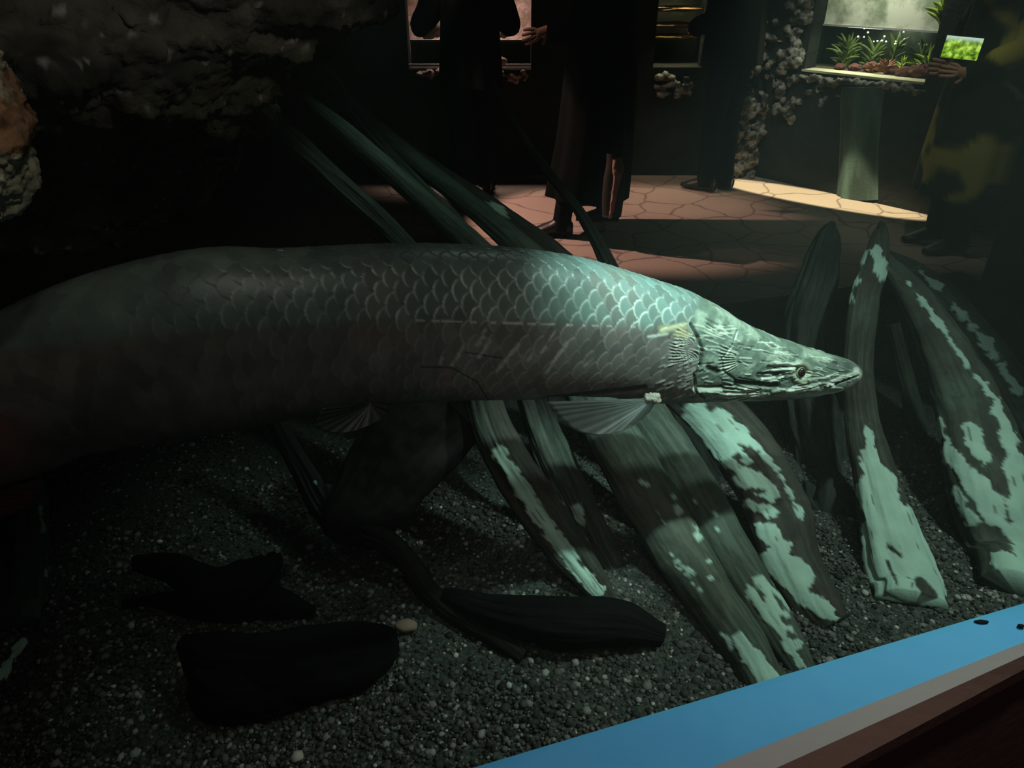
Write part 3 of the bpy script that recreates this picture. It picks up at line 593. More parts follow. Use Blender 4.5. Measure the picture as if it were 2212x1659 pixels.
    for c in ((955, 805, 972, 806, 4), (960, 828, 975, 830, 4)): base = mixc(base, (0.30, 0.17, 0.16), sstep(-2, 1.5, capsule(X, Y, *c) + 3 * nz) * 0.7)
    # ragged pale strokes on the lower flank
    rngf = random.Random(4)
    for c in ((1003, 745, 985, 775, 3), (1060, 735, 1035, 770, 3), (1120, 745, 1075, 800, 3), (1225, 740, 1180, 805, 3), (1045, 728, 1030, 745, 4), (955, 775, 950, 785, 3), (990, 770, 975, 790, 3), (1150, 762, 1140, 780, 2), (1280, 775, 1262, 790, 2), (1050, 712, 1035, 735, 2.5), (1200, 715, 1170, 760, 2)):
        base = mixc(base, (0.45, 0.41, 0.36), sstep(-3, 2, capsule(X, Y, *c) + 5 * fbm(V, 120, 2, 12)) * 0.7)
    # ---- head relief
    hd = 1 - body
    hn = fbm(V * [1, 1, 1], 34, 4, 21); hn2 = fbm(V, 110, 3, 22)
    V = V + Nrm * (hd * (0.0016 * hn + 0.0007 * hn2))[..., None]
    hb = mixc((0.15, 0.19, 0.155), (0.34, 0.40, 0.32), sstep(-0.1, 0.35, hn)); hb = hb * (0.92 + 0.3 * hn2[..., None])
    base = base * (1 - hd[..., None]) + hb * hd[..., None]
    disp = np.zeros_like(X)
    def groove(c, d, colr=None, am=0.8, soft_=2.0):
        nonlocal base, disp
        s_ = sstep(-soft_, soft_ * 0.6, capsule(X, Y, *c)); disp = disp - d * s_
        if colr is not None: base = mixc(base, colr, s_ * am)
    DK = (0.035, 0.04, 0.032); PL = (0.62, 0.66, 0.56)
    # gill cover edge
    ge = [(1492, 700), (1509, 730), (1518, 757), (1512, 790), (1500, 815), (1503, 845), (1520, 862)]
    for p, q_ in zip(ge, ge[1:]): groove((*p, *q_, 2.4), 0.005, DK, 0.75)
    pe = [(1592, 715), (1583, 745), (1560, 775), (1562, 800), (1590, 822), (1640, 830)]
    for p, q_ in zip(pe, pe[1:]): groove((*p, *q_, 1.4), 0.0028, DK, 0.55)
    # fans of fine bony striations
    for (fx, fy, a0, a1, r0, r1, k) in ((1622, 774, 150, 215, 26, 66, 10), (1672, 846, 166, 198, 22, 108, 7), (1540, 765, 160, 196, 26, 90, 8), (1575, 735, 140, 170, 14, 56, 4), (1520, 735, 150, 200, 14, 60, 7)):
        ang = np.degrees(np.arctan2(-(Y - fy), X - fx)) % 360; rr = np.hypot(X - fx, Y - fy)
        a0_, a1_ = a0 % 360, a1 % 360
        an_ = (ang - a0) % 360; inside = sstep(0, 4, an_) * sstep(0, 4, (a1 - a0) - an_) * (an_ < (a1 - a0)) * sstep(r0, r0 + 8, rr) * sstep(r1 + 12, r1 - 6, rr)
        wv = np.cos(an_ / (a1 - a0) * 2 * pi * k + rr * 0.02)
        disp = disp + 0.0016 * inside * wv; base = mixc(base, PL, inside * sstep(0.2, 0.9, wv) * 0.75); base = mixc(base, DK, inside * sstep(-0.3, -0.95, wv) * 0.6)
    # dark hollows and pale ridges
    for c, d in (((1590, 828, 1680, 833, 5), .004), ((1640, 812, 1690, 808, 6), .004), ((1530, 795, 1548, 802, 5), .003), ((1660, 795, 1700, 790, 4), .003), ((1500, 838, 1560, 836, 3), .003)): groove(c, d, DK, 0.85, 3.5)
    for c, d in (((1500, 842, 1555, 844, 4.5), .004), ((1555, 850, 1660, 852, 3), .002), ((1675, 785, 1722, 788, 2.6), .004), ((1700, 845, 1765, 838, 4), .003), ((1668, 846, 1770, 830, 2.4), .002), ((1788, 834, 1800, 832, 4), .004),
                 ((1795, 828, 1850, 806, 4.2), .003), ((1672, 800, 1712, 797, 2.2), .002), ((1745, 820, 1790, 816, 2.0), .002), ((1430, 715, 1470, 704, 4), .001), ((1400, 728, 1440, 722, 2.5), .001)): groove(c, -d, PL, 0.75, 2.8)
    for c in ((1430, 712, 1475, 706, 9), (1465, 725, 1485, 722, 5)): base = mixc(base, (0.50, 0.42, 0.22), sstep(-5, 4, capsule(X, Y, *c) + 6 * hn2) * 0.55)
    rs = random.Random(9)
    for i in range(150):                                     # short pale and dark wrinkles of the bony plates
        x = rs.uniform(1505, 1835); t_, b_ = np.interp(x, [1501, 1571, 1652, 1747, 1815, 1850], [665, 703, 735, 762, 780, 800]), np.interp(x, [1501, 1625, 1747, 1815, 1850], [868, 862, 855, 838, 820])
        y = rs.uniform(t_, b_); an_ = R(rs.uniform(-5, 35)) if y < (t_ + b_) / 2 else R(rs.uniform(-25, 12)); l = rs.uniform(4, 18); dx, dy = cos(an_) * l, sin(an_) * l
        lx = (X > x - 30) & (X < x + 30)
        s_ = np.where(lx, sstep(-1.6, 0.9, capsule(X, Y, x - dx, y - dy, x + dx, y + dy, rs.uniform(0.6, 1.6))), 0)
        if rs.random() < 0.6: disp += 0.0012 * s_; base = mixc(base, PL, s_ * 0.6)
        else: disp -= 0.0015 * s_; base = mixc(base, DK, s_ * 0.6)
    # shoulder wrinkles behind the gill cover
    for i in range(40):
        x = rs.uniform(1425, 1505); y = rs.uniform(770, 862); l = rs.uniform(3, 10)
        lx = (X > x - 25) & (X < x + 25)
        s_ = np.where(lx, sstep(-1.6, 0.9, capsule(X, Y, x - l, y + l * .35, x + l, y - l * .5, 1.1)), 0); disp += 0.0009 * s_; base = mixc(base, PL, s_ * 0.4)
    base = mixc(base, (0.07, 0.085, 0.08), sstep(-9, 6, capsule(X, Y, 1808, 782, 1832, 792, 9)) * 0.8)
    # mouth slit and lip
    for c in ((1852, 812, 1835, 818, 2.0), (1835, 818, 1783, 838, 2.2)): groove(c, 0.006, (0.03, 0.02, 0.02), 0.9, 1.8)
    base = mixc(base, (0.66, 0.70, 0.62), sstep(-4, 2, capsule(X, Y, 1850, 800, 1856, 812, 6)) * 0.7)
    base = mixc(base, (0.23, 0.25, 0.235), sstep(-8, 6, capsule(X, Y, 1650, 868, 1800, 852, 7)) * 0.7)
    # eye socket
    de = np.hypot(X - 1731, Y - 805); disp = disp - 0.006 * sstep(16, 8, de) + 0.0035 * sstep(10, 0, np.abs(de - 20)); base = mixc(base, (0.36, 0.38, 0.26), sstep(8, 0, np.abs(de - 18)) * 0.6)
    disp = disp * sstep(200, 0, np.abs(X - 1640) - 180)
    V = V + Nrm * disp[..., None]
    # fringe where the far fins / tail redden
    base = mixc(base, (0.26, 0.07, 0.08), sstep(140, -60, X + 0 * Y) * sstep(860, 930, Y) * 0.75)
    base = np.clip(base, 0.01, 0.9)
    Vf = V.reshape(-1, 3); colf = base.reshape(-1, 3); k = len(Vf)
    Vf = np.concatenate([Vf, (C[0] - T[0] * A[0] * 0.5)[None], C[-1:]]); colf = np.concatenate([colf, [[.6, .64, .56]], [[.1, .1, .1]]])
    g = grid_faces(NS, NT); jj = np.arange(NT); j2 = (jj + 1) % NT
    tri = np.concatenate([g[:, [0, 1, 2]], g[:, [0, 2, 3]], np.stack([j2, jj, np.full(NT, k)], 1), np.stack([(NS - 1) * NT + jj, (NS - 1) * NT + j2, np.full(NT, k + 1)], 1)])
    # orient outward
    fish = empty('arapaima', tuple(C[NS // 2]))
    tag(fish, 'huge grey green scaly fish with flat bony head swimming right across the tank', 'fish')
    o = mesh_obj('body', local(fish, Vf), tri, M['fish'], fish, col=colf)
    k_ = (NS // 2) * NT + 7; p0, p1, p2 = Vf[tri[k_, 0]], Vf[tri[k_, 1]], Vf[tri[k_, 2]]
    if np.cross(p1 - p0, p2 - p0).dot(p0 - C[NS // 2]) < 0: o.data.flip_normals()
    # eyes on both sides
    ij = np.argmin(np.hypot(X - 1731, Y - 805) + np.where(far[None], 1e6, 0)); si, ti = divmod(int(ij), NT)
    for t_i in (ti, mir[ti]):
        c = V[si, t_i] + Nrm[si, t_i] * 0.0015; nr = Nrm[si, t_i]
        v, f = ico(4); e = empty_free = None
        vv = v * 0.0125; vv = vv - nr * ((vv @ nr)[:, None] * 0.35)
        io = mesh_obj('eye', local(fish, vv + c), f, M['iris'], fish)
        vv = v * 0.0104; vv = vv - nr * ((vv @ nr)[:, None] * 0.25)
        mesh_obj('pupil', local(fish, vv + c + nr * 0.0026), f, M['eye'], io)
    def fin(name, outline, base_nd, tip_nd, root_pt, rays, cA, cB, thick=0.003, seed=0):
        """outline in the fin's own plane, from the root round the tip; rays fan from root_pt"""
        out = spline(np.array(outline, float), 90)
        nr_ = 22; P = []; cc = []
        rp = np.array(root_pt, float)
        for k_ in range(nr_ + 1):
            t_ = k_ / nr_; pts = rp + (out - rp) * t_
            P.append(pts)
        P = np.array(P); n1, n2 = P.shape[:2]
        tt = np.linspace(0, 1, n1)[:, None] * np.ones((1, n2)); aa_ = np.linspace(0, 1, n2)[None] * np.ones((n1, 1))
        rid = np.cos(aa_ * pi * 2 * rays)
        nd = base_nd + (tip_nd - base_nd) * tt + 0.0008 * rid * tt + 0.006 * np.sin(aa_ * 5) * tt
        d = np.stack([(P[..., 0] - W / 2) / F, cos(PITCH) + (H / 2 - P[..., 1]) / F * sin(PITCH), -sin(PITCH) + (H / 2 - P[..., 1]) / F * cos(PITCH)], -1)
        Q = EYE + d * (nd / (d @ GN))[..., None]
        th_ = (thick * (1 - 0.75 * tt))[..., None]
        c_ = mixc(cA, cB, sstep(0.1, 0.9, rid) * 0.7 + 0 * tt); c_ = c_ * (0.9 + 0.25 * fbm(Q, 50, 3, seed)[..., None])
        V1 = np.concatenate([(Q - GN * th_).reshape(-1, 3), (Q + GN * th_).reshape(-1, 3)])
        g1 = grid_faces(n1, n2, wrap=False); g2 = g1[:, ::-1] + n1 * n2
        e1 = (n1 - 1) * n2 + np.arange(n2 - 1); rimf = np.stack([e1, e1 + 1, e1 + 1 + n1 * n2, e1 + n1 * n2], 1)
        return mesh_obj(name, local(fish, V1), np.concatenate([g1, g2, rimf]), M['fin'], fish, col=np.concatenate([c_.reshape(-1, 3)] * 2))
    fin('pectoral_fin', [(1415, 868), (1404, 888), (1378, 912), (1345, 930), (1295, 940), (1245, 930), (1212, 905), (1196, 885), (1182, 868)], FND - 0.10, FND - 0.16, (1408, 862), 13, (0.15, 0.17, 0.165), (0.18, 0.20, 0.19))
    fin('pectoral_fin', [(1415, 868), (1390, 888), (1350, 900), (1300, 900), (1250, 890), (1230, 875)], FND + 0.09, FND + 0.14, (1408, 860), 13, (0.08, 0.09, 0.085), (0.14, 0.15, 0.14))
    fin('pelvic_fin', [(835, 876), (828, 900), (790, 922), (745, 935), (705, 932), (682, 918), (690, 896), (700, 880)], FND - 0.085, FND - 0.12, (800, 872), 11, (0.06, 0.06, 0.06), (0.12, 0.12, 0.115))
    fin('anal_fin', [(60, 1012), (80, 1070), (30, 1110), (-120, 1150), (-300, 1180), (-420, 1170), (-440, 1140)], FND, FND, (-150, 1060), 22, (0.10, 0.03, 0.035), (0.2, 0.06, 0.06))
    fin('dorsal_fin', [(20, 735), (-60, 750), (-180, 790), (-330, 860), (-460, 930), (-470, 990)], FND, FND, (-180, 900), 22, (0.08, 0.07, 0.07), (0.14, 0.10, 0.10))
    fin('tail_fin', [(-740, 1090), (-800, 1050), (-880, 1060), (-930, 1120), (-890, 1190), (-800, 1200), (-745, 1165)], FND, FND, (-730, 1125), 14, (0.12, 0.04, 0.04), (0.22, 0.07, 0.07))
    # knobbly root of the pectoral fin
    v, f = lump(PN(1408, 862, FND - 0.105), (0.016, 0.011, 0.012), 4, 0.45, 2.2, 3)
    mesh_obj('fin_base', local(fish, v), f, mat('fin_base_skin', (0.36, 0.33, 0.27), 0.4, 0.5, (120, 0.5, 0.004)), fish)['label'] = 'cream knobbly shoulder of the front fin'
    v, f = lump(PN(605, 545, FND), (0.009, 0.004, 0.004), 3, 0.15, 1.2, 4)
    tag(mesh_obj('food_flake', v, f, M['white']), 'tiny pale flake resting on the back of the big fish', 'flake')
build_fish()

# ------------------------------------------------------------------ planted tank in the slanting wall
def blade(base, tip, wdt, bend, m_pts=7):                    # one leaf as curved strip with thickness
    base, tip = np.array(base, float), np.array(tip, float); ax = tip - base
    side = np.cross(ax, [0.5, 0.6, 0.2]); side /= np.linalg.norm(side) + 1e-9; up = np.cross(side, ax); up /= np.linalg.norm(up) + 1e-9
    V = []
    for k in range(m_pts):
        t = k / (m_pts - 1); c = base + ax * t + up * bend * 4 * t * (1 - t); w_ = wdt * math.sin(pi * min(0.97, 0.12 + 0.86 * t)) ** 0.8
        V += [c - side * w_, c + up * wdt * 0.15, c + side * w_, c - up * wdt * 0.1]
    return np.array(V), grid_faces(m_pts, 4)
def plant(name, label, cat, c, hgt, n, m, wdt=0.008, spread=0.6, seed=0, nn=None):
    rs = random.Random(seed); parts = []; c = np.array(c)
    o = empty(name, tuple(c)); tag(o, label, cat)
    stem = spline([[0, 0, 0], [0.005, 0, hgt * 0.3], [0, 0.004, hgt * 0.6]], 8); V, *_ = tube(stem, np.full(8, wdt * 0.3), 6); mesh_obj('stem', V, grid_faces(8, 6), m, o)
    for i in range(n):
        a = rs.uniform(0, 2 * pi); z = rs.uniform(0.0, 0.6) * hgt; l = hgt * rs.uniform(0.35, 0.6)
        el = rs.uniform(0.2, 1.2)
        tip = np.array([cos(a) * cos(el) * l * spread * 1.6, sin(a) * cos(el) * l * spread, z + sin(el) * l])
        parts.append(blade((0, 0, z), tip, wdt * rs.uniform(0.7, 1.2), l * 0.12))
    V, Fs = lumps(parts); mesh_obj('leaves', V, Fs, m, o); return o
tk = empty('planted_aquarium', tuple(np.append(A0 + ad * (WS0 + WS1) / 2, 0.8)))
tag(tk, 'brightly lit planted aquarium with misted upper glass built into the slanting wall', 'aquarium')
def slant_part(name, s0, s1, z0, z1, m, d0, d1):
    o = slant(name, s0, s1, z0, z1, m, d0, d1); o.parent = tk; o.location = -tk.location; return o
slant_part('back_panel', WS0 - .1, WS1 + .1, WZ0 - .05, 1.09, M['tankdark'], 0.40, 0.42)
slant_part('misted_panel', WS0 - .0, WS1 + .0, 1.085, WZ1, M['mist'], 0.16, 0.175)
slant_part('side_panel', WS0 - 0.12, WS0 - 0.1, WZ0 - .05, WZ1, M['tankdark'], 0.15, 0.42)
slant_part('side_panel', WS1 + 0.1, WS1 + 0.12, WZ0 - .05, WZ1, M['tankdark'], 0.15, 0.42)
slant_part('sand_bed', WS0 - .1, WS1 + .1, WZ0 - .05, WZ0 + 0.004, M['sandd'], 0.13, 0.42)
slant_part('water_rim', WS0, WS1, 1.078, 1.09, M['metal'], 0.145, 0.16)
lc = A0 + ad * 0.75 + an * 0.27
light('aquarium_lamp', 'AREA', (lc[0], lc[1], 1.08), (lc[0], lc[1], 0.8), 4.0, (0.95, 1.0, 0.80), (0.7, 0.18))
fc = A0 + ad * 0.75 - an * 0.30
light('aquarium_front_lamp', 'AREA', (fc[0], fc[1], 1.95), (lc[0], lc[1], 1.25), 5, (1.0, 0.98, 0.86), (0.7, 0.1), blend=60)
glint_parts = []; rs0 = random.Random(8)
def sp(s, d, z): p = A0 + ad * s + an * d; return (p[0], p[1], z)
sb = WZ0 + 0.004
plant('aquarium_plant', 'bushy dark green water plant at the left end of the planted aquarium', 'plant', sp(.50, .22, sb), .24, 46, M['leafd'], .012, .7, 1)
plant('aquarium_plant', 'tall thin green water plant in the middle of the planted aquarium', 'plant', sp(.80, .30, sb), .26, 26, M['leafd'], .010, .5, 2)
plant('aquarium_plant', 'bright yellow green spiky plant at the right end of the planted aquarium', 'plant', sp(1.07, .22, sb), .20, 40, M['leaf'], .009, .9, 3)
plant('aquarium_plant', 'low rusty red leafed plant on the pale sand of the planted aquarium', 'plant', sp(.83, .17, sb), .10, 34, M['leafr'], .009, 1.2, 4)
plant('aquarium_plant', 'small olive plant beside the rusty one in the planted aquarium', 'plant', sp(.92, .20, sb), .13, 20, M['leaf'], .007, .6, 5)
plant('hanging_fern', 'light green fern leaves spilling over the upper right corner of the planted aquarium', 'plant', sp(1.14, .08, 1.12), .17, 34, M['leaf'], .012, .8, 6)
plant('aquarium_plant', 'dark feathery plant behind the stones left of centre in the planted aquarium', 'plant', sp(.66, .30, sb), .20, 40, M['leafd'], .012, .8, 7)
plant('aquarium_plant', 'dark feathery plant in the rear right corner of the planted aquarium', 'plant', sp(.98, .33, sb), .22, 40, M['leafd'], .012, .8, 8)
plant('aquarium_plant', 'orange brown sprig between the red stones, centre front of the planted aquarium', 'plant', sp(.74, .17, sb), .08, 24, M['leafr'], .007, 1.2, 9)
for i in range(16):
    v, f = lump(sp(.55 + .5 * rs0.random(), .2 + .12 * rs0.random(), .98 + .09 * rs0.random()), .0045 + .004 * rs0.random(), 1, 0, 1, 1); glint_parts = glint_parts + [(v, f)]
V, Fs = lumps(glint_parts); tag(mesh_obj('glint_beads', V, Fs, M['white']), 'white beads standing for light bubbles under the water surface of the planted aquarium', 'glints', kind='stuff')  # light sparkle on the water, put in as small white beads
for i, (s, d, r, lab) in enumerate([(.50, .18, .03, 'leftmost and small'), (.60, .20, .035, 'second from the left'), (.70, .24, .045, 'in the middle'), (.87, .24, .045, 'right of the rusty plant'), (.96, .17, .045, 'between the olive plant and the biggest stone'), (1.06, .2, .065, 'the biggest, at the right end')]):
    v, f = lump(sp(s, d, sb + r * .5), (r * 1.3, r, r * .9), 4, .35, 2, 30 + i); tag(mesh_obj('lava_stone', v, f, M['red']), 'dark red stone in the planted aquarium, ' + lab, 'stone')
# stone facing around the window and below it
def stones(name, label, spots, m, seed, cat='rock'):
    pink = m is M['pinkrock']
    def cf(co):
        a, b = ((0.55, 0.40, 0.36), (0.10, 0.07, 0.06)) if pink else ((0.34, 0.32, 0.27), (0.045, 0.04, 0.035))
        return mixc(b, a, sstep(-0.25, 0.2, fbm(co, 22, 4, seed + 7))) * (0.8 + 0.5 * fbm(co, 60, 3, seed + 8)[:, None])
    return rock_mass(name, label, spots, cf, seed, 0.009, (0.035, 18, 0.02, 55))
rs = random.Random(3)
spots = []
for i in range(26):
    s = WS0 + (WS1 - WS0) * i / 25; spots.append((sp(s, -0.02, 0.775 + rs.uniform(-.02, .008) - .02 * abs(sin(i))), (rs.uniform(.02, .035), .02, rs.uniform(.008, .02))))
for i in range(14): spots.append((sp(rs.uniform(WS0, WS0 + .3), -0.01, rs.uniform(.58, .75)), (rs.uniform(.008, .022), .01, rs.uniform(.006, .018))))
stones('rubble_ledge', 'ragged pale stone ledge running under the planted aquarium', spots, M['wallrock'], 100)
slant_l = slant('sand_lip', WS0 - .01, WS1 + .0, 0.792, 0.806, M['sandlit'], -0.012, 0.13); tag(slant_l, 'pale yellow lip along the bottom edge of the planted aquarium', 'ledge')
spots = []
for i in range(70):
    z = rs.uniform(0.45, 1.5); t = (z - .45) / 1.05; s = 0.20 + rs.uniform(-.05, .11); spots.append((sp(s, -0.01 + rs.uniform(-.03, .02), z), (rs.uniform(.012, .04), .03, rs.uniform(.015, .05))))
stones('rock_pilaster', 'rough pale rock edge climbing beside the planted aquarium', spots, M['wallrock'], 200)
spots = []
for i in range(75):
    z = rs.uniform(0.0, 0.62); spots.append(((1.80 + rs.uniform(-.13, .07) + z * .08, 5.86 + rs.uniform(-.05, .03), z), (rs.uniform(.02, .05), .04, rs.uniform(.02, .05))))
for i in range(28):
    z = rs.uniform(0.6, 1.1); spots.append(((1.83 + rs.uniform(-.12, .16), 5.84 + rs.uniform(-.03, .03), z), (rs.uniform(.008, .04), .02, rs.uniform(.006, .02))))
stones('rock_pillar', 'lit mottled grey rock pillar standing where the stone floor meets both walls', spots, M['wallrock'], 300)
# added trunk by the slanting wall, stands in for the see-through tank root
def build_ghost_trunk():
    P = [np.array([2.47, 5.25, 0.0]), np.array([2.42, 5.29, .35]), np.array([2.39, 5.33, .62]), np.array([2.38, 5.34, .74])]
    C = spline(P, 90); Rr = np.interp(np.linspace(0, 1, 90), [0, .3, 1], [.15, .13, .145]); V, th, s, Nn = tube(C, Rr, 80, .45, up=(-.7, -.7, 0.02))
    g = fbm(np.stack([np.cos(th)[None] * 2 + 0 * s[:, None], np.sin(th)[None] * 2 + 0 * s[:, None], s[:, None] * 1.5 + 0 * th[None]], -1), 1, 4, 4); V = V + Nn * (0.02 * g)[..., None]
    col = mixc((0.05, 0.075, 0.065), (0.10, 0.17, 0.14), sstep(-.2, .3, g)); Vf = V.reshape(-1, 3)
    g_ = [list(x) for x in grid_faces(90, 80)] + [list(range(89 * 80, 90 * 80))]
    o = mesh_obj('ghost_trunk', Vf, g_, M['teal_trunk'], col=col); tag(o, 'dim green made-up trunk for the see-through tank root, under the planted aquarium beside the lit stone', 'trunk')
build_ghost_trunk()
light('ghost_trunk_fill', 'SPOT', (1.9, 4.1, 1.9), (2.40, 5.28, .45), 3, (0.55, 1.0, 0.8), .04, 20, .8)  # unseen teal spot added for the stand-in trunk

# ------------------------------------------------------------------ display tanks in the back wall
def wall_tank(name, label, x0, x1, m_back):
    o = empty(name, ((x0 + x1) / 2, BW + .15, .79)); tag(o, label, 'display tank')
    L_ = o.location
    def b(nm, a0, a1, b0, b1, c0, c1, m): return box(nm, a0 - L_.x, a1 - L_.x, b0 - L_.y, b1 - L_.y, c0 - L_.z, c1 - L_.z, m, o)
    b('back_panel', x0 - .05, x1 + .05, BW + .5, BW + .52, .75, 1.6, m_back); b('base', x0 - .05, x1 + .05, BW + .15, BW + .5, .75, .79, M['tankdark'])
    b('side_panel', x0 - .07, x0 - .05, BW + .15, BW + .52, .75, 1.6, M['tankdark']); b('side_panel', x1 + .05, x1 + .07, BW + .15, BW + .52, .75, 1.6, M['tankdark'])
    return o, b
o1, b1 = wall_tank('display_tank', 'pink lit display tank with pale slate behind the standing visitor', -.76, .14, M['pinkrock'])
b1('shelf', -.76, .14, BW - .02, BW + .0, .80, .815, M['metal']); b1('trim_strip', -.76, .14, BW - .02, BW + .0, .775, .787, M['metal']); b1('inner_strip', -.76, .14, BW + .14, BW + .15, .955, .965, M['metal'])
light('display_lamp_pink', 'AREA', (-.3, BW + .28, 1.55), (-.3, BW + .32, .8), 11, (1.0, .66, .60), (.8, .15), blend=75)
for i, (x, w_, h_) in enumerate([(-.62, .10, .26), (-.42, .09, .18), (-.06, .06, .22)]):
    v, f = lump((x, BW + .34, .965 + h_ * .45), (w_, .06, h_ * .5), 4, .45, 1.6, 60 + i)
    tag(mesh_obj('slate_stone', v, f, M['pinkrock']), ['tall pink slate stone at the left end of the pink lit display tank', 'pink slate stone half hidden by the visitor before the display tank', 'slim slate stone at the right end of the pink lit display tank'][i], 'stone')
box('shelf_block', -.80 + .315, .14 + .3, .33 - BW, .33 - BW, 0, 0, M['tankdark']) if False else None
b1('lower_panel', -.76, .14, BW + .16, BW + .17, .79, .955, M['tankdark'])
v, f = lump((-.09, BW - .045, .838), (.055, .03, .03), 4, .1, 1, 70); tag(mesh_obj('pink_bag', v, f, M['pinkrock']), 'small pink rounded bundle on the metal shelf right of the standing visitor', 'bundle')
spots = [((-.72 + .46 * rs.random(), BW - .03, .735 + .03 * rs.random()), (rs.uniform(.02, .04), .03, rs.uniform(.012, .03))) for i in range(16)] + [((-.52, BW - .01, .745), (.24, .02, .018))]
stones('rubble_ledge', 'pink lit rubble ledge under the left end of the pink display tank', spots, M['pinkrock'], 400)
spots = [((-.10 + .22 * rs.random(), BW - .03, .70 + .06 * rs.random()), (rs.uniform(.012, .03), .02, rs.uniform(.01, .025))) for i in range(11)] + [((0, BW - .01, .735), (.12, .02, .018))]
stones('rubble_ledge', 'pink lit rubble ledge under the pink bundle on the metal shelf', spots, M['pinkrock'], 420)
light('ledge_lamp', 'SPOT', (-.4, 5.2, 1.5), (-.35, 5.88, .76), 8.0, (1, .68, .62), .03, 60, .6)
o2, b2 = wall_tank('display_tank', 'narrow ochre banded display tank between the two central visitors', 1.04, 1.40, M['tankdark'])
light('display_lamp_ochre', 'AREA', (1.22, BW + .28, 1.55), (1.22, BW + .3, .8), 4, (1.0, .80, .55), (.3, .15), blend=75)
for i, z in enumerate((.97, 1.05, 1.16, 1.28)):
    v, f = lump((1.22, BW + .33, z), (.2, .08, .022), 4, .3, 2, 80 + i)
    tag(mesh_obj('ochre_stone', v, f, M['yellowrock']), ['lowest ochre stone layer in the narrow display tank', 'ochre stone layer second from the bottom in the narrow display tank', 'ochre stone layer third from the bottom in the narrow display tank', 'topmost ochre stone layer in the narrow display tank'][i], 'stone')
spots = [((1.06 + .26 * rs.random(), BW - .03, .60 + .14 * rs.random()), (rs.uniform(.015, .04), .03, rs.uniform(.012, .03))) for i in range(16)]
stones('rubble_ledge', 'dim grey rubble ledge under the narrow ochre display tank', spots, M['wallrock'], 500)
light('ledge_lamp_dim', 'SPOT', (1.0, 5.3, 1.4), (1.18, 5.88, .67), 1.6, (1, .95, .8), .03, 40, .6)

